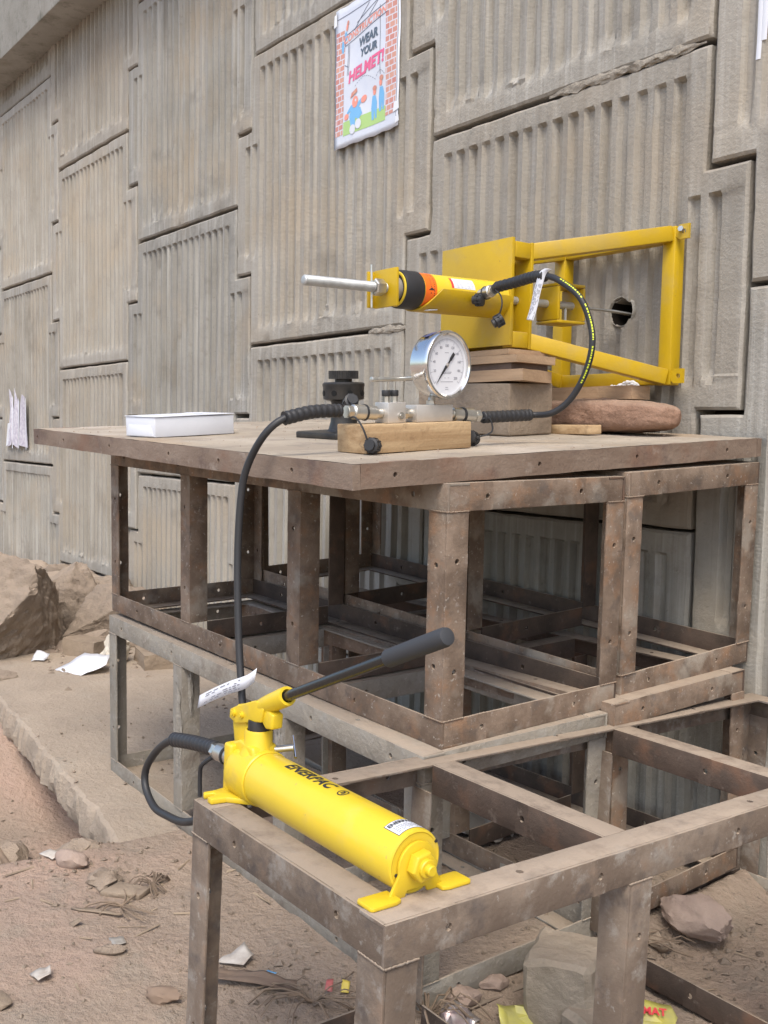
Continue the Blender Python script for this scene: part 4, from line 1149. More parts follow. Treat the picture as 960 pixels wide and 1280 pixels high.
MB(Mx).lathe([(0.0125, 0), (0.0150, 0.002), (0.0150, 0.006), (0.0150, L-0.008), (0.0135, L-0.002), (0.009, L)], seg=28).out("lever_grip", M_grip, pump)
# release knob
MB().cyl((-0.215, 0.024, 0.098), (-0.190, 0.052, 0.104), 0.0065, seg=14).out("release_valve", M_steel, pump)
MB().cyl((-0.208, 0.058, 0.120), (-0.168, 0.040, 0.092), 0.0028, seg=10).out("release_pin", M_chrome, pump)
# outlet port
MB().cyl((-0.300, 0.0, 0.060), (-0.325, 0.0, 0.060), 0.014, seg=6).out("outlet_port", M_steel, pump)
# end bracket with its tabs
b = MB(); n = 14; poly = [(-0.050, 0.004), (-0.034, 0.014)]
Mx = basis((0.2385, 0, 0), (0, 1, 0), (0, 0, 1), (1, 0, 0))
arc = [(0.036*math.cos(a), az-0.002+0.036*math.sin(a)) for a in [R(-16+212*i/n) for i in range(n+1)]]
poly = [(0.044, 0.0), (0.052, 0.004)]+arc+[(-0.052, 0.004), (-0.044, 0.0), (-0.022, 0.0), (-0.018, 0.009), (0.018, 0.009), (0.022, 0.0)]
b.prism(poly, 0.006, Mx); b.out("end_bracket", M_yelc, pump, bevel=0.0018)
for sy in (-1, 1):
    b = MB(); xa, xb2 = 0.222, 0.262
    b.prism([(xa, 0.040*sy), (xb2-0.004, 0.040*sy), (xb2, 0.052*sy), (xb2, 0.094*sy), (xb2-0.004, 0.098*sy), (xa+0.004, 0.098*sy), (xa, 0.094*sy)], 0.0065, z0=0.0006)
    b.out("bracket_tab", M_yelc, pump, bevel=0.0016)
MB(XT).lathe([(0.0215, 0.245), (0.0245, 0.2475), (0.0245, 0.262), (0.0215, 0.2645)], seg=6, a0=0.2).out("hex_nut", M_yelc, pump, bevel=0.001, smooth=22)
MB(XT).lathe([(0.0145, 0.262), (0.0145, 0.269), (0.0132, 0.2705)], seg=28).lathe([(0.0085, 0.268), (0.0085, 0.2785), (0.0072, 0.280)], seg=24).out("bolt_end", M_yelc, pump)
for (y_, z_) in ((0.040, 0.072), (-0.036, 0.034)): MB().cyl((0.2372, y_, z_), (0.2384, y_, z_), 0.0028, seg=10).out("vent_hole", M_ink, pump)
# print on the tank: wrapped text
def dense(me):
    bm = bmesh.new(); bm.from_mesh(me)
    bmesh.ops.triangulate(bm, faces=bm.faces[:])
    for _ in range(3):
        es = [e for e in bm.edges if e.calc_length() > 0.004]
        if es: bmesh.ops.subdivide_edges(bm, edges=es, cuts=1)
        bmesh.ops.triangulate(bm, faces=bm.faces[:])
    bm.to_mesh(me); bm.free(); return me
def wrap_text(s_, size, xc, ang, m_, name, parent, rad=0.0506, bold=0.0, shear=0.0, spacing=1.0, flip=1):
    me = dense(text_mesh(s_, size, bold, shear, spacing))
    for v in me.vertices:
        a = R(ang)-v.co.y/rad
        v.co = Vector((xc+v.co.x, rad*math.cos(a), az+rad*math.sin(a)))
    return link(name, me, m_, parent, 0)
wrap_text("ENERPAC", 0.031, -0.055, 93, M_ink, "maker_lettering", tank, bold=0.0011, shear=0.25, spacing=1.06)
b = MB()
# round emblem after the name
def on_tank(x, s_, rad=0.0506, ang=93): a = R(ang)-s_/rad; return (x, rad*math.cos(a), az+rad*math.sin(a))
for i in range(24):
    a0, a1 = 2*PI*i/24, 2*PI*(i+1)/24
    b.face([b.v(on_tank(0.047+r*math.cos(a)*0.9, r*math.sin(a))) for r, a in ((0.0085, a0), (0.0112, a0), (0.0112, a1), (0.0085, a1))])
for (x0, y0, x1, y1) in ((-0.004, -0.004, -0.001, 0.006), (0.001, -0.006, 0.004, 0.004), (-0.004, 0.001, 0.004, 0.003)):
    b.face([b.v(on_tank(0.047+x, y)) for x, y in ((x0, y0), (x1, y0), (x1, y1), (x0, y1))])
b.out("maker_emblem", M_ink, tank, smooth=0)
b = MB(); n = 18
def sticker(b, x0, x1, a0, a1, rad):
    v = []
    for i in range(n+1):
        a = R(a0+(a1-a0)*i/n); v.append([b.v((x, rad*math.cos(a), az+rad*math.sin(a))) for x in (x0, x1)])
    for p, q in zip(v, v[1:]): b.face([p[0], p[1], q[1], q[0]])
sticker(b, 0.190, 0.229, 60, 122, 0.05015); b.out("maker_sticker_edge", M_ink, tank, smooth=40)
b = MB(); sticker(b, 0.1912, 0.2278, 61.3, 120.7, 0.0503); lab = b.out("maker_sticker", M_white, tank, smooth=40)
# lettering on the sticker reads round the tank
def wrap_text3(s_, size, xc, ang, name, bold, rad=0.0507):
    me = dense(text_mesh(s_, size, bold))
    for v in me.vertices:
        a = R(ang)-v.co.x/rad
        v.co = Vector((xc-v.co.y, rad*math.cos(a), az+rad*math.sin(a)))
    return link(name, me, M_ink, lab, 0)
wrap_text3("ENERPAC", 0.0115, 0.199, 91, "sticker_lettering", 0.0004)
b = MB()
for r_i in range(4):
    for k in range(9):
        if rnd.random() < 0.85:
            a = R(116-5.6*k-rnd.random()); x = 0.208+r_i*0.0045; w = R(rnd.uniform(2.5, 5))
            b.face([b.v((xx, 0.0507*math.cos(q), az+0.0507*math.sin(q))) for xx, q in ((x, a), (x+0.0014, a), (x+0.0014, a-w), (x, a-w))])
b.out("sticker_print", M_inkg, lab, smooth=0)

# ------------------------------------------------------------------ poster on the wall
po = thing("poster", "laminated safety poster reading WEAR YOUR HELMET pasted high on the wall panels", "poster", W(-3.97, D-0.012, 1.318) @ Ry(R(-0.6)))
PWd, PHt = 0.485, 0.625
def pw(u, v, d=0.0): return (u*PWd, -0.004*math.sin(u*7)*math.sin(v*5+1)-0.003*math.sin(v*16)*0.5-d, v*PHt)
b = MB(); nu, nv = 16, 26
g_ = [[b.v(pw(i/nu, j/nv+0.004*math.sin(i*1.7)*(j in (0, nv)))) for j in range(nv+1)] for i in range(nu+1)]
for i in range(nu):
    for j in range(nv): b.face([g_[i][j], g_[i+1][j], g_[i+1][j+1], g_[i][j+1]])
sheet = b.out("poster_sheet", M_poster, po, smooth=60)
sm_ = sheet.modifiers.new("thickness", 'SOLIDIFY'); sm_.thickness = 0.0006; sm_.offset = 1
def prect(b, u0, u1, v0, v1, d=0.0015):
    n1 = max(1, int((u1-u0)/0.08)); n2 = max(1, int((v1-v0)/0.05))
    q = [[b.v(pw(u0+(u1-u0)*i/n1, v0+(v1-v0)*j/n2, d)) for j in range(n2+1)] for i in range(n1+1)]
    for i in range(n1):
        for j in range(n2): b.face([q[i][j], q[i+1][j], q[i+1][j+1], q[i][j+1]])
def pblob(b, u, v, ru, rv, d=0.002, a=0.0, n=14):
    vs = []
    for i in range(n):
        t_ = 2*PI*i/n; x, y = ru*math.cos(t_), rv*math.sin(t_)
        vs.append(b.v(pw(u+(x*math.cos(a)-y*math.sin(a)*PHt/PWd), v+(x*math.sin(a)*PWd/PHt+y*math.cos(a)), d)))
    b.face(vs)
def ppoly(b, pts, d=0.002): b.face([b.v(pw(u, v, d)) for u, v in pts])
def pline(b, p, q, w=0.003, d=0.0018):
    n1 = max(1, int(math.hypot(q[0]-p[0], q[1]-p[1])/0.06)); dx, dy = (q[0]-p[0])*PWd, (q[1]-p[1])*PHt; L = math.hypot(dx, dy)
    nx_, ny_ = -dy/L*w/2, dx/L*w/2
    for i in range(n1):
        a = [p[k]+(q[k]-p[k])*i/n1 for k in (0, 1)]; c = [p[k]+(q[k]-p[k])*(i+1)/n1 for k in (0, 1)]
        ppoly(b, [(a[0]+nx_/PWd, a[1]+ny_/PHt), (a[0]-nx_/PWd, a[1]-ny_/PHt), (c[0]-nx_/PWd, c[1]-ny_/PHt), (c[0]+nx_/PWd, c[1]+ny_/PHt)], d)
M_brickw = bpy.data.materials.new("brickwork_print"); M_brickw.use_nodes = True
_n = M_brickw.node_tree.nodes; _l = M_brickw.node_tree.links.new
_t = _n.new("ShaderNodeTexCoord"); _s = _n.new("ShaderNodeSeparateXYZ"); _c = _n.new("ShaderNodeCombineXYZ"); _b = _n.new("ShaderNodeTexBrick")
_l(_t.outputs["Object"], _s.inputs[0]); _l(_s.outputs[0], _c.inputs[0]); _l(_s.outputs[2], _c.inputs[1]); _l(_c.outputs[0], _b.inputs["Vector"])
for _k, _v in (("Color1", (0.54, 0.22, 0.18, 1)), ("Color2", (0.62, 0.33, 0.24, 1)), ("Mortar", (0.62, 0.62, 0.67, 1)), ("Scale", 1.0), ("Mortar Size", 0.0026), ("Brick Width", 0.036), ("Row Height", 0.0265)): _b.inputs[_k].default_value = _v
_l(_b.outputs["Color"], _n["Principled BSDF"].inputs["Base Color"]); _n["Principled BSDF"].inputs["Roughness"].default_value = 0.4
for (ua, ub, va, vb) in ((0.015, 0.145, 0.09, 0.835), (0.80, 0.955, 0.10, 0.90)):
    b = MB(); prect(b, ua, ub, va, vb); b.out("brick_column_print", M_brickw, sheet, smooth=0)
b = MB(); prect(b, 0.155, 0.80, 0.075, 0.175); b.out("lawn_print", M_greenp, sheet, smooth=0)
b = MB()
for p, q in (((0.0, 0.0), (0.0, 0.93)), ((0.97, 0.05), (0.97, 0.98)), ((0.03, 0.93), (0.98, 0.95)), ((0.15, 0.72), (0.83, 0.80)), ((0.15, 0.79), (0.83, 0.865)), ((0.15, 0.72), (0.15, 0.79)), ((0.72, 0.40), (0.72, 0.87)), ((0.20, 0.50), (0.20, 0.72)), ((0.22, 0.50), (0.22, 0.72)), ((0.3, 0.80), (0.55, 0.93)), ((0.55, 0.84), (0.75, 0.94)), ((0.35, 0.84), (0.7, 0.92)), ((0.15, 0.585), (0.21, 0.56))):
    pline(b, p, q)
for k in range(11):
    t_ = k/10; u = 0.33+0.30*t_; v = 0.375+0.065*math.sin(PI*(0.12+0.8*t_)); u2 = u+0.016; t2 = (u2-0.33)/0.30
    pline(b, (u, v), (u2, 0.375+0.065*math.sin(PI*(0.12+0.8*t2))), 0.002)
for k in range(6): pline(b, (0.66+0.022*k, 0.40+0.03*math.sin(k*.6)), (0.674+0.022*k, 0.40+0.03*math.sin((k+.7)*.6)), 0.002)
b.out("line_drawing", mat("ink_line", (0.10, 0.11, 0.16), rough=0.4, vary=0), sheet, smooth=0)
def ptext(s_, size, u, v, m_, name, bold, slope=0.0, spacing=1.0):
    me = text_mesh(s_, size, bold, 0.12, spacing)
    for w in me.vertices:
        x, y = w.co.x, w.co.y+w.co.x*slope
        w.co = Vector(pw(u+x/PWd, v+y/PHt, 0.0022))
    return link(name, me, m_, sheet, 0)
ptext("CONSTRUCTION", 0.042, 0.47, 0.79, M_skinp, "banner_lettering", 0.0008, 0.13)
ptext("WEAR", 0.052, 0.53, 0.693, mat("slate_print", (0.10, 0.13, 0.17), rough=0.4, vary=0), "wear_lettering", 0.0022, 0.06)
ptext("YOUR", 0.047, 0.54, 0.612, bpy.data.materials["slate_print"], "your_lettering", 0.0022, 0.02)
ptext("HELMET!", 0.070, 0.50, 0.495, M_pinkp, "helmet_lettering", 0.0030, 0.10)
# running worker whose hat has been left behind, two workers watching, climbers at the top
def printed(name, m_, fn):
    b = MB(); fn(b); return b.out(name, m_, sheet, smooth=0)
def pshape(name, m_, pts, d=0.002): return printed(name, m_, lambda b: ppoly(b, pts, d))
def pdisc(name, m_, *a): return printed(name, m_, lambda b: pblob(b, *a))
pshape("overalls_print", M_bluep, [(0.27, 0.275), (0.21, 0.235), (0.20, 0.215), (0.27, 0.235), (0.25, 0.20), (0.285, 0.115), (0.345, 0.12), (0.35, 0.175), (0.40, 0.155), (0.45, 0.19), (0.42, 0.235), (0.395, 0.245), (0.44, 0.28), (0.43, 0.30), (0.37, 0.275), (0.33, 0.285)])
for (u, v) in ((0.625, 0.215), (0.735, 0.255)):
    pshape("overalls_print", M_bluep, [(u-.028, v+.06), (u-.042, v-.02), (u-.03, v-.105), (u, v-.105), (u+.008, v-.04), (u+.02, v-.10), (u+.042, v-.10), (u+.042, v+.01), (u+.02, v+.06)])
pdisc("overalls_print", M_bluep, 0.115, 0.72, 0.022, 0.045); pdisc("overalls_print", M_bluep, 0.165, 0.79, 0.020, 0.03)
pshape("overalls_print", M_bluep, [(0.76, 0.94), (0.86, 0.975), (0.90, 0.93), (0.89, 0.885), (0.79, 0.90)])
for q in ((0.335, 0.290, 0.045, 0.042, 0.0026), (0.205, 0.205, 0.035, 0.022, 0.0026), (0.47, 0.285, 0.045, 0.024, 0.0026, 0.3), (0.63, 0.30, 0.022, 0.022, 0.0026), (0.725, 0.345, 0.022, 0.022, 0.0026), (0.19, 0.85, 0.016, 0.03, 0.0026, -0.3)): pdisc("skin_print", M_skinp, *q)
pshape("helmet_print", M_brickp, [(0.26, 0.325), (0.37, 0.355), (0.36, 0.385), (0.345, 0.378), (0.28, 0.362)], 0.003)
for q in ((0.632, 0.325, 0.030, 0.018, 0.003), (0.738, 0.375, 0.030, 0.018, 0.003), (0.205, 0.876, 0.016, 0.014, 0.003)): pdisc("helmet_print", M_brickp, *q)
for q in ((0.31, 0.10, 0.045, 0.034, 0.003), (0.395, 0.125, 0.045, 0.036, 0.003, 0.6), (0.345, 0.300, 0.012, 0.010, 0.0032)): pdisc("white_print", M_white, *q)
b = MB(); ppoly(b, [(0.72, 0.955), (0.77, 0.975), (0.75, 0.925), (0.70, 0.905)]); b.out("scarf_print", mat("gold_print", (0.82, 0.52, 0.08), rough=0.4, vary=0), sheet, smooth=0)
for (u, v, w, h) in ((-0.02, 0.88, 0.05, 0.10), (0.96, 0.02, 0.06, 0.05), (0.93, 0.10, 0.09, 0.07)):
    b = MB(); ppoly(b, [(u, v), (u+w, v+.01), (u+w*.9, v+h), (u+.1*w, v+h*.9)], 0.0035); b.out("tape_strip", M_film, po, smooth=0)

# torn bills further left on the wall
tp = thing("torn_poster", "torn remains of a printed white bill on the far left of the wall", "poster", W(-9.05, D-0.012, -0.15) @ Matrix.Diagonal((1, 1, 0.84, 1)))
for (pts, m_) in (([(0.02, 0.0), (0.17, 0.02), (0.16, 0.36), (0.10, 0.56), (0.03, 0.60), (0.06, 0.40)], M_vio), ([(0.20, 0.03), (0.34, -0.01), (0.335, 0.45), (0.25, 0.60), (0.22, 0.52)], M_vio), ([(0.36, 0.02), (0.55, 0.0), (0.54, 0.50), (0.47, 0.53), (0.40, 0.44)], M_vio), ([(-0.06, -0.0), (0.04, 0.02), (0.12, 0.25), (0.05, 0.24)], M_paper)):
    b = MB(); b.face([b.v((x, -0.012-0.015*math.sin(9*z+x*7), z)) for x, z in pts]); o = b.out("paper_shred", m_, tp, smooth=0)
    md = o.modifiers.new("thickness", 'SOLIDIFY'); md.thickness = 0.0015
    b = MB(); c = Vector((sum(p[0] for p in pts)/len(pts), sum(p[1] for p in pts)/len(pts)))
for (pts) in ([(0.165, -0.02), (0.185, -0.01), (0.205, 0.50), (0.18, 0.53)], [(0.34, -0.02), (0.36, 0.0), (0.375, 0.46), (0.35, 0.50)], [(0.545, -0.02), (0.56, -0.01), (0.555, 0.50), (0.54, 0.48)]):
    b = MB(); b.face([b.v((x, -0.02, z)) for x, z in pts]); b.out("paper_edge", M_paper, tp, smooth=0)
tp2 = thing("torn_paper", "shreds of torn white and violet paper on the wall beside the packing stack", "paper", W(-2.72, D-0.02, 0.09))
for i, (pts, m_) in enumerate((([(0.0, 0.14), (0.02, 0.12), (0.05, 0.02), (0.12, 0.0), (0.07, 0.05), (0.03, 0.16)], M_paper), ([(0.04, 0.0), (0.14, 0.0), (0.10, 0.035), (0.06, 0.04)], M_vio), ([(0.10, 0.05), (0.12, 0.07), (0.20, 0.0), (0.14, 0.0)], M_paper), ([(0.20, 0.10), (0.27, 0.14), (0.29, 0.12), (0.25, 0.10), (0.24, 0.02), (0.21, 0.03)], M_paper), ([(0.27, 0.115), (0.33, 0.10), (0.345, 0.06), (0.31, 0.08)], M_paper))):
    b = MB(); b.face([b.v((x, -0.004*i-0.006*math.sin(x*40), z)) for x, z in pts]); o = b.out("paper_shred", m_, tp2, smooth=0)
    md = o.modifiers.new("thickness", 'SOLIDIFY'); md.thickness = 0.0008
# frayed white rag on the base rail
b = MB()
b.tube(spline([(0, 0, 0), (0.02, -0.01, -0.004), (0.045, 0.0, 0.004), (0.07, -0.008, 0.010), (0.095, 0.0, 0.008), (0.12, -0.006, -0.010)], 8), lambda t_: 0.004+0.003*abs(math.sin(t_*23)), 7)
b.tube(spline([(0.05, -0.004, 0.002), (0.075, -0.014, -0.003), (0.10, -0.012, 0.003), (0.118, -0.014, -0.016)], 8), lambda t_: 0.003+0.002*abs(math.sin(t_*19)), 7)
o = b.out("rag", M_paper, None, smooth=60); o.matrix_world = W(-2.215, 2.585, 0.182)
tag(o, "frayed white string caught under the yellow base rail", "string")
# paint drips on the panel at the right edge
b = MB()
for (x, z0_, z1_, w) in ((-1.775, 1.12, 1.62, 0.008), (-1.760, 1.17, 1.62, 0.010), (-1.735, 1.22, 1.62, 0.006), (-1.715, 1.19, 1.62, 0.012)):
    b.tube([(x, D-0.0015, z0_+ZC), (x+0.002, D-0.002, z0_+ZC+0.05), (x, D-0.001, z1_+ZC)], w, 8)
for v in b.bm.verts: v.co.y = D+(v.co.y-D)*0.18-0.001
tag(b.out("paint_drip", M_paper, None, smooth=60), "white paint drips running down the panel at the right edge", "paint")

# ------------------------------------------------------------------ rubble, stones and litter
GR = "boulders and broken stone by the wall"
rock("boulder", "largest dusty boulder at the far left, in front of the wall", "boulder", (-5.88, 1.62, 0.20), (0.62, 0.50, 0.49), 11, planes=18, sub=6, rough=0.065, a=30, keep=0.55, group=GR)
for i, (lab, loc, size, sd_, a, tl) in enumerate((
    ("tall leaning rock right behind the largest boulder", (-6.35, 2.25, 0.14), (0.34, 0.28, 0.33), 21, 10, (8, -12)),
    ("tilted angular rock on top of the pile, touching the wall", (-6.75, 2.48, 0.17), (0.30, 0.22, 0.22), 22, 40, (14, 10)),
    ("flat slab of rock lying slanted across the pile", (-6.15, 2.42, 0.22), (0.42, 0.24, 0.12), 23, -15, (14, 14)),
    ("rounded broad rock in the middle of the pile behind the grey post", (-5.75, 2.30, 0.15), (0.40, 0.30, 0.22), 24, 20, (0, 0)),
    ("low dark rock at the foot of the pile", (-5.55, 2.12, 0.06), (0.26, 0.20, 0.13), 25, 55, (0, 0)),
    ("small rock leaning on the wall above the pile", (-7.1, 2.44, 0.20), (0.26, 0.2, 0.2), 26, 70, (5, 0)),
    ("rough rock beside the white lump, right of the grey post", (-5.05, 2.32, 0.10), (0.20, 0.20, 0.14), 27, 5, (0, 0)),
    ("rock at the wall foot seen through the lower cage", (-4.45, 2.48, 0.07), (0.22, 0.15, 0.12), 28, 15, (0, 0)),
    ("farthest rock on the left, half behind the largest boulder", (-7.8, 2.2, 0.10), (0.6, 0.42, 0.26), 29, 15, (0, 0)),
    ("low broken rock at the left edge in front of the boulder", (-5.15, 1.30, 0.03), (0.24, 0.16, 0.09), 30, 75, (0, 0)))):
    rock("rock", lab, "rock", loc, size, sd_, a=a, tilt=tl, group=GR, planes=14, keep=0.5, sub=5, rough=0.07)
def brick(label, loc, size, a, m_=M_block, tl=0, seed=1):
    b = MB(); b.box(-size[0]/2, size[0]/2, -size[1]/2, size[1]/2, 0, size[2])
    bmesh.ops.subdivide_edges(b.bm, edges=b.bm.edges[:], cuts=4, use_grid_fill=True)
    for v in b.bm.verts: v.co += Vector((noise.noise(v.co*22+Vector((seed, 0, 0))), noise.noise(v.co*22+Vector((0, seed, 0))), noise.noise(v.co*22+Vector((0, 0, seed)))))*0.010
    o = b.out("broken_brick", m_, None, smooth=40); o.matrix_world = T(*loc) @ Rz(R(a)) @ Rx(R(tl)); return tag(o, label, "brick", "broken bricks")
brick("dusty half brick lying in front of the rock pile, left of the grey post", (-5.36, 1.98, 0.035), (0.24, 0.13, 0.11), 24, seed=2)
brick("pale brick behind the white lump, seen through the lower cage", (-4.95, 2.20, 0.035), (0.26, 0.16, 0.10), -12, seed=5)
o = link("rubble_lump", rock_mesh("rubble_lump", (0.11, 0.08, 0.12), 44, rough=0.2), mat("white_plaster", (0.66, 0.60, 0.50), (0.55, 0.49, 0.40), 20, 0.9, bump=0.6), None, 38)
o.matrix_world = T(-5.12, 2.06, 0.12); tag(o, "whitish lump of plaster seen between the lower cage posts", "rubble")
def sheet_obj(name, label, cat, loc, poly, m_, a=0, tilt=(0, 0), crumple=0.01, thick=0.001, group=None, sub=3):
    b = MB(); b.face([b.v((x, y, 0)) for x, y in poly])
    bmesh.ops.triangulate(b.bm, faces=b.bm.faces[:])
    bmesh.ops.subdivide_edges(b.bm, edges=b.bm.edges[:], cuts=sub, use_grid_fill=True)
    sd_ = loc[0]*7
    for v in b.bm.verts: v.co.z += crumple*(noise.noise(v.co*14+Vector((sd_, 0, 0)))+0.6*noise.noise(v.co*40+Vector((sd_, 3, 0)))) + crumple*0.5
    o = b.out(name, m_, None, smooth=25)
    md = o.modifiers.new("thickness", 'SOLIDIFY'); md.thickness = thick; md.offset = 0
    o.matrix_world = T(*loc) @ Rz(R(a)) @ Rx(R(tilt[0])) @ Ry(R(tilt[1]))
    return tag(o, label, cat, group)
def ground(x, y, up=0.004): return (x, y, gz(x, y)+up)
sheet_obj("paper_sheet", "folded white paper sheet lying before the boulders", "paper", (-5.03, 1.84, 0.085), [(-0.12, -0.10), (0.10, -0.10), (0.16, 0.02), (0.09, 0.11), (-0.07, 0.08)], M_paper, 20, (22, 0), 0.012, 0.0015)
sheet_obj("paper_scrap", "small bluish paper scrap beside the half brick", "paper", (-5.30, 2.06, 0.10), [(-0.03, -0.03), (0.05, -0.02), (0.06, 0.03), (0, 0.04)], M_bag, 30, (40, 10), 0.01)
sheet_obj("paper_scrap", "crumpled white scrap left of the folded sheet, by the dark rock", "paper", (-5.35, 1.72, 0.07), [(-0.04, -0.03), (0.03, -0.04), (0.05, 0.02), (-0.02, 0.04)], M_paper, 60, (25, 0), 0.02)
# foreground stones and litter
def small(name, label, cat, px, py, size, m_, seed, up=0.3, a=0, group=None, **kw):
    return rock(name, label, cat, (px, py, gz(px, py)+size[2]*up), size, seed, m_, a=a, group=group, sub=3, **kw)
GS = "loose stones on the dirt"
small("stone", "reddish rounded stone near the end of the slab", "stone", -2.815, 0.995, (0.062, 0.038, 0.034), M_pink, 51, 0.45, 20, GS, rough=0.12)
small("stone", "dusty clod beside the flat pale tile chip", "stone", -2.66, 1.03, (0.055, 0.05, 0.026), M_rock, 52, 0.3, 70, GS, rough=0.25)
small("stone", "brownish clod to the left of the reddish rounded stone", "stone", -2.97, 0.93, (0.032, 0.028, 0.024), M_rock, 53, 0.3, 10, GS, rough=0.3)
small("stone", "grey brown clump right at the slab corner", "stone", -2.93, 1.06, (0.075, 0.05, 0.03), M_rock, 54, 0.3, 40, GS, rough=0.25)
small("stone", "grey stone at the left picture edge in the hollow", "stone", -3.66, 1.05, (0.10, 0.08, 0.06), M_rock, 55, 0.4, 10, GS, rough=0.1)
small("stone", "pale stone corner at the bottom left picture edge", "stone", -2.235, 0.615, (0.05, 0.03, 0.022), M_block, 56, 0.3, 30, GS)
small("stone", "flat stone chip lower left of the cage leg", "stone", -2.285, 0.905, (0.045, 0.016, 0.014), M_rock, 57, 0.5, 60, GS)
brickchip = MB().prism([(-0.065, -0.026), (0.05, -0.034), (0.068, 0.012), (-0.03, 0.034)], 0.016).out("tile_chip", M_block, None, bevel=0.004)
brickchip.matrix_world = T(*ground(-2.575, 1.062, 0.0)) @ Rz(R(48)) @ Rx(R(5)); tag(brickchip, "flat pale tile chip on the dirt beside the clod", "tile")
small("stone", "brown clod lying half behind the left cage leg", "stone", -2.045, 0.93, (0.05, 0.026, 0.022), M_gum, 58, 0.4, 35, GS, rough=0.2)
GL = "scraps of litter on the dirt"
sheet_obj("litter_scrap", "white foil scrap just left of the reddish stone", "litter", ground(-2.885, 0.955, 0.006), [(-0.035, -0.012), (0.03, -0.016), (0.036, 0.014), (-0.02, 0.018)], M_lit, 20, (15, 0), 0.008, group=GL)
sheet_obj("litter_scrap", "white leaf-like scrap in the hollow by the slab", "litter", ground(-3.27, 1.0, 0.012), [(-0.035, -0.01), (0.0, -0.022), (0.04, 0.0), (0.0, 0.022)], M_lit, 70, (30, 0), 0.012, group=GL)
sheet_obj("litter_scrap", "white and brown crumpled scrap at the lower left", "litter", ground(-2.285, 0.735, 0.006), [(-0.028, -0.015), (0.022, -0.018), (0.030, 0.012), (0.0, 0.026), (-0.02, 0.01)], M_lit, 10, (20, 10), 0.018, group=GL)
sheet_obj("litter_scrap", "pale wood sliver in the middle of the dirt", "litter", ground(-2.50, 0.955, 0.005), [(-0.075, -0.010), (0.06, -0.004), (0.07, 0.006), (-0.03, 0.010)], M_block, 40, (0, 0), 0.003, 0.004, group=GL)
sheet_obj("litter_scrap", "tiny yellowish paper flake below the wood sliver", "litter", ground(-2.475, 0.885, 0.006), [(-0.014, -0.016), (0.012, -0.012), (0.016, 0.016), (-0.004, 0.012)], M_block, 0, (30, 0), 0.004, group=GL)
sheet_obj("litter_scrap", "shiny grey plastic scrap near the middle of the dirt", "litter", ground(-2.33, 0.94, 0.004), [(-0.03, -0.012), (0.024, -0.02), (0.03, 0.012), (-0.012, 0.02)], M_bag, 0, (10, 0), 0.012, group=GL)
sheet_obj("litter_scrap", "white printed wrapper with brown stick below the cage end bar", "litter", ground(-2.085, 1.145, 0.010), [(-0.04, -0.03), (0.03, -0.02), (0.035, 0.02), (-0.005, 0.045)], M_lit, 30, (18, 0), 0.014, group=GL)
sheet_obj("litter_scrap", "dark curled cardboard strip on the dirt under the cage", "litter", ground(-1.98, 1.12, 0.010), [(-0.09, -0.02), (0.12, -0.014), (0.11, 0.014), (0.0, 0.026), (-0.08, 0.022)], M_gum, 42, (8, 0), 0.016, 0.002, group=GL)
sheet_obj("litter_scrap", "red and yellow printed wrapper by the cage's front leg", "litter", ground(-1.85, 1.265, 0.010), [(-0.016, -0.014), (0.002, -0.017), (0.002, 0.017), (-0.014, 0.014)], M_redd, 50, (18, 0), 0.008, group=GL)
sheet_obj("litter_scrap", "yellow scrap touching the red wrapper by the front leg", "litter", ground(-1.832, 1.283, 0.012), [(-0.004, -0.016), (0.014, -0.014), (0.016, 0.013), (-0.003, 0.016)], mat("dull_yellow_print", (0.60, 0.47, 0.09), rough=0.5, vary=0), 50, (18, 0), 0.008, group=GL)
sheet_obj("litter_scrap", "blue speck of plastic under the curled cardboard", "litter", ground(-1.97, 1.165, 0.012), [(-0.016, -0.01), (0.014, -0.008), (0.018, 0.01), (-0.01, 0.012)], M_bluep, 20, (10, 0), 0.008, group=GL)
sheet_obj("litter_scrap", "grey cardboard piece at the mouth of the hollow", "litter", ground(-3.03, 1.055, 0.006), [(-0.06, -0.03), (0.05, -0.036), (0.06, 0.03), (-0.05, 0.036)], M_bag, 30, (5, 0), 0.006, group=GL)
b = MB(); b.tube(spline([(-3.75, 1.02, gz(-3.75, 1.02)+0.05), (-3.45, 1.03, gz(-3.45, 1.03)+0.045), (-3.1, 1.10, gz(-3.1, 1.10)+0.03)], 8), 0.012, 8)
tag(b.out("stick", M_twig, None), "straight dusty stick bridging the hollow at the slab edge", "stick")
# plant stalks and twigs
def twigs(label, x, y, n, L, seed, lift=0.03):
    rr = random.Random(seed); b = MB()
    for _ in range(n):
        a = rr.uniform(0, 2*PI); l = L*rr.uniform(0.5, 1); pts = []
        for k in range(5):
            q = k/4; pts.append((l*q*math.cos(a+0.5*q), l*q*math.sin(a+0.5*q), 0.004+lift*math.sin(PI*q)*rr.uniform(.4, 1)))
        b.tube(pts, rr.uniform(0.0012, 0.003), 5)
    o = b.out("dry_stalks", M_twig, None); o.matrix_world = T(*ground(x, y, 0.0)); return tag(o, label, "twigs", "dry stalks on the dirt", "stuff")
twigs("tuft of dry roots to the left of the cage leg", -2.57, 1.14, 22, 0.08, 3)
twigs("thin twigs near the middle of the dirt", -2.50, 1.02, 9, 0.13, 5, 0.015)
twigs("dry stalks by the front leg of the low cage", -1.83, 1.20, 16, 0.17, 8, 0.04)
twigs("dry stalks inside the low cage near the pink rock", -1.62, 2.02, 18, 0.24, 9, 0.05)
twigs("dry stalks at the bottom inside the low cage", -1.64, 1.38, 14, 0.15, 12, 0.07)
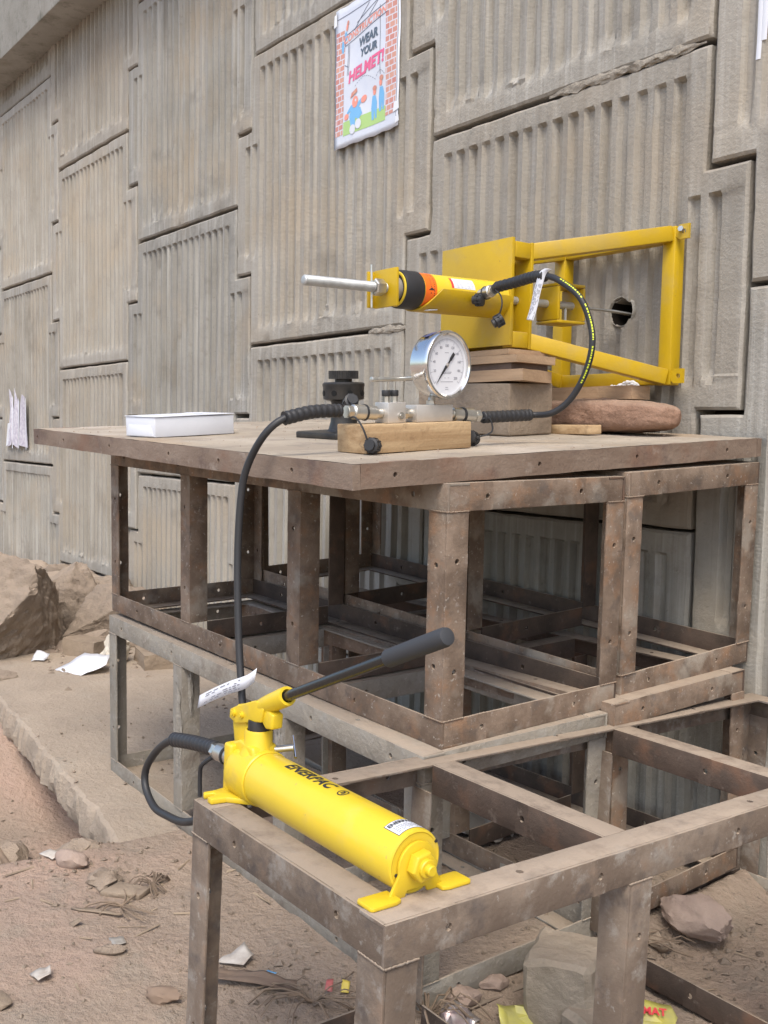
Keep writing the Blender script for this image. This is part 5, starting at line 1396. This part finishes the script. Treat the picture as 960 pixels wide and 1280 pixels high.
# stones inside the low cage
def cut_stone(label, loc, size, a, m_, seed, tl=(0, 0), name="stone_block", cat="stone"):
    b = MB(); b.box(-size[0]/2, size[0]/2, -size[1]/2, size[1]/2, 0, size[2])
    bmesh.ops.bevel(b.bm, geom=b.bm.edges[:], offset=0.012, segments=1, affect='EDGES')
    bmesh.ops.subdivide_edges(b.bm, edges=b.bm.edges[:], cuts=9, use_grid_fill=True)
    so = Vector((seed, 0, 0))
    for v in b.bm.verts:
        q = v.co.copy()
        v.co += Vector((noise.noise(q*6+so), noise.noise(q*6+so+Vector((5, 0, 0))), noise.noise(q*6+so+Vector((0, 5, 0)))))*0.020
        v.co += Vector((noise.noise(q*22+so), noise.noise(q*22+so+Vector((5, 0, 0))), noise.noise(q*22+so+Vector((0, 5, 0)))))*0.006
    o = b.out(name, m_, None, smooth=30); o.matrix_world = T(*loc) @ Rz(R(a)) @ Rx(R(tl[0])) @ Ry(R(tl[1])); return tag(o, label, cat, "stones inside the low cage")
cut_stone("large squarish cut stone block inside the low cage", (-1.50, 1.69, -0.05), (0.165, 0.185, 0.19), 28, M_cut, 3, (3, -3))
cut_stone("flat grey stone in front of the squarish block, cut by the picture's bottom edge", (-1.33, 1.635, -0.03), (0.19, 0.13, 0.085), -8, M_cut, 7)
rock("stone", "flat pinkish rock lying in the far bay of the low cage", "stone", (-1.535, 2.235, 0.045), (0.112, 0.075, 0.050), 62, M_pink, a=14, tilt=(12, 4), group="stones inside the low cage", planes=12, keep=0.5, rough=0.1)
for i, (x, y, s_, lab) in enumerate(((-1.60, 2.12, 0.05, "small dusty lump under the pinkish rock"), (-1.66, 1.50, 0.05, "small red-brown lump on the low cage's back rail"), (-1.66, 1.60, 0.04, "second brown lump on the back rail, nearer the cut block"), (-1.34, 2.42, 0.06, "dusty clod at the right end inside the low cage"), (-1.78, 2.32, 0.07, "grey stone behind the low cage's back rail"), (-2.0, 2.2, 0.06, "small stone on the ground under the lower cage"))):
    small("stone", lab, "stone", x, y, (s_, s_*.7, s_*.5), M_pink if i in (1, 2) else M_rock, 70+i, 0.5, i*40, "stones inside the low cage", rough=0.2)
w_ = sheet_obj("wrapper", "bright yellow wrapper with red letters behind the low cage's post", "wrapper", ground(-1.375, 1.83, 0.02), [(-0.06, -0.03), (0.04, -0.034), (0.052, 0.0), (0.038, 0.034), (-0.05, 0.03)], M_plas, 42, (24, 0), 0.018)
me = text_mesh("MAT", 0.026, 0.0010)
for v in me.vertices: v.co.z += 0.018
link("wrapper_lettering", me, M_redp, w_, 0)
sheet_obj("wrapper", "yellow and green wrapper under the left side of the cut block", "wrapper", ground(-1.53, 1.55, 0.02), [(-0.055, -0.03), (0.045, -0.032), (0.05, 0.03), (-0.045, 0.032)], M_plas, 70, (22, 0), 0.03)
sheet_obj("wrapper", "crumpled multicoloured foil wrapper at the bottom edge inside the low cage", "wrapper", ground(-1.585, 1.425, 0.015), [(-0.045, -0.03), (0.03, -0.036), (0.044, 0.026), (-0.025, 0.04)], M_foil, 20, (30, 0), 0.035)
sheet_obj("plastic_bag", "dusty clear plastic bag crumpled on the ground inside the lower tier", "plastic bag", ground(-2.36, 2.2, 0.01), [(-0.12, -0.09), (0.10, -0.10), (0.13, 0.07), (-0.07, 0.11)], M_bag, 20, (6, 0), 0.05, sub=5)

# gravel and clods, nobody could count them
def gravel():
    rr = random.Random(12); bm = bmesh.new()
    def stone(x, y, s_, z=None):
        z = gz(x, y) if z is None else z; base = Vector((x, y, z+s_*0.2))
        vs = []
        for k in range(6):
            n = (Vector((1, 0, 0)), Vector((-1, 0, 0)), Vector((0, 1, 0)), Vector((0, -1, 0)), Vector((0, 0, .7)), Vector((0, 0, -.7)))[k]
            vs.append(bm.verts.new(base+Vector([c*s_*rr.uniform(.55, 1.2)+rr.uniform(-.3, .3)*s_ for c in n])))
        for q in ((0, 2, 4), (2, 1, 4), (1, 3, 4), (3, 0, 4), (2, 0, 5), (1, 2, 5), (3, 1, 5), (0, 3, 5)): bm.faces.new([vs[i] for i in q])
    for _ in range(6500):
        x, y = rr.uniform(-4.2, -1.0), rr.uniform(0.35, 2.4)
        if noise.noise(Vector((x*2, y*2, 9))) < rr.uniform(-.5, .5): continue
        if x < -2.9 and y > slab_edge(x)-0.02:
            if rr.random() < 0.55: continue
            s2 = 0.0015+0.009*rr.random()**4; stone(x, y, s2, 0.0157*(-1.66-max(x, -4.5))+0.012); continue
        stone(x, y, 0.0015+0.009*rr.random()**3.4)
    for (cx, cy, n, sp, sm) in ((-1.93, 1.18, 160, 0.12, 0.012), (-1.6, 2.08, 130, 0.16, 0.016), (-3.3, 1.03, 140, 0.25, 0.016), (-5.3, 1.8, 260, 0.35, 0.03), (-2.75, 1.05, 130, 0.16, 0.012), (-1.45, 2.35, 120, 0.2, 0.016), (-4.9, 2.3, 130, 0.4, 0.03)):
        for _ in range(n):
            stone(rr.gauss(cx, sp), rr.gauss(cy, sp*0.7), sm*(0.15+0.85*rr.random()**2.5))
    me = bpy.data.meshes.new("gravel"); bm.to_mesh(me); bm.free()
    return tag(link("gravel", me, M_rock, None, 0), "loose gravel and crumbs of dirt scattered over the ground", None, None, "stuff")
gravel()

def straw():
    rr = random.Random(31); b = MB()
    for _ in range(230):
        x, y = rr.uniform(-3.3, -1.1), rr.uniform(0.45, 2.3)
        if noise.noise(Vector((x*2.3, y*2.3, 4))) < rr.uniform(-.3, .45): continue
        if x < -2.9 and y > slab_edge(x)-0.02: continue
        a = rr.uniform(0, PI); l = rr.uniform(0.008, 0.045); z = gz(x, y)+0.003; w = rr.uniform(0.0006, 0.003)
        dx, dy = l*math.cos(a), l*math.sin(a)
        p = [(x-dx-w*math.sin(a), y-dy+w*math.cos(a), z+rr.uniform(0, .003)), (x-dx+w*math.sin(a), y-dy-w*math.cos(a), z), (x+dx+w*math.sin(a), y+dy-w*math.cos(a), z+rr.uniform(0, .006)), (x+dx-w*math.sin(a), y+dy+w*math.cos(a), z+rr.uniform(0, .004))]
        q = [(u[0], u[1], u[2]-0.0015) for u in p]
        va = [b.v(u) for u in p]; vb = [b.v(u) for u in q]
        b.face(va); b.face(vb[::-1])
        for i in range(4): b.face([va[i], vb[i], vb[(i+1) % 4], va[(i+1) % 4]])
    tag(b.out("straw", mat("straw_bits", (0.38, 0.30, 0.21), (0.18, 0.13, 0.09), 3, 0.9, vary=0), None, smooth=0), "bits of straw and chips strewn over the dirt", None, None, "stuff")
straw()
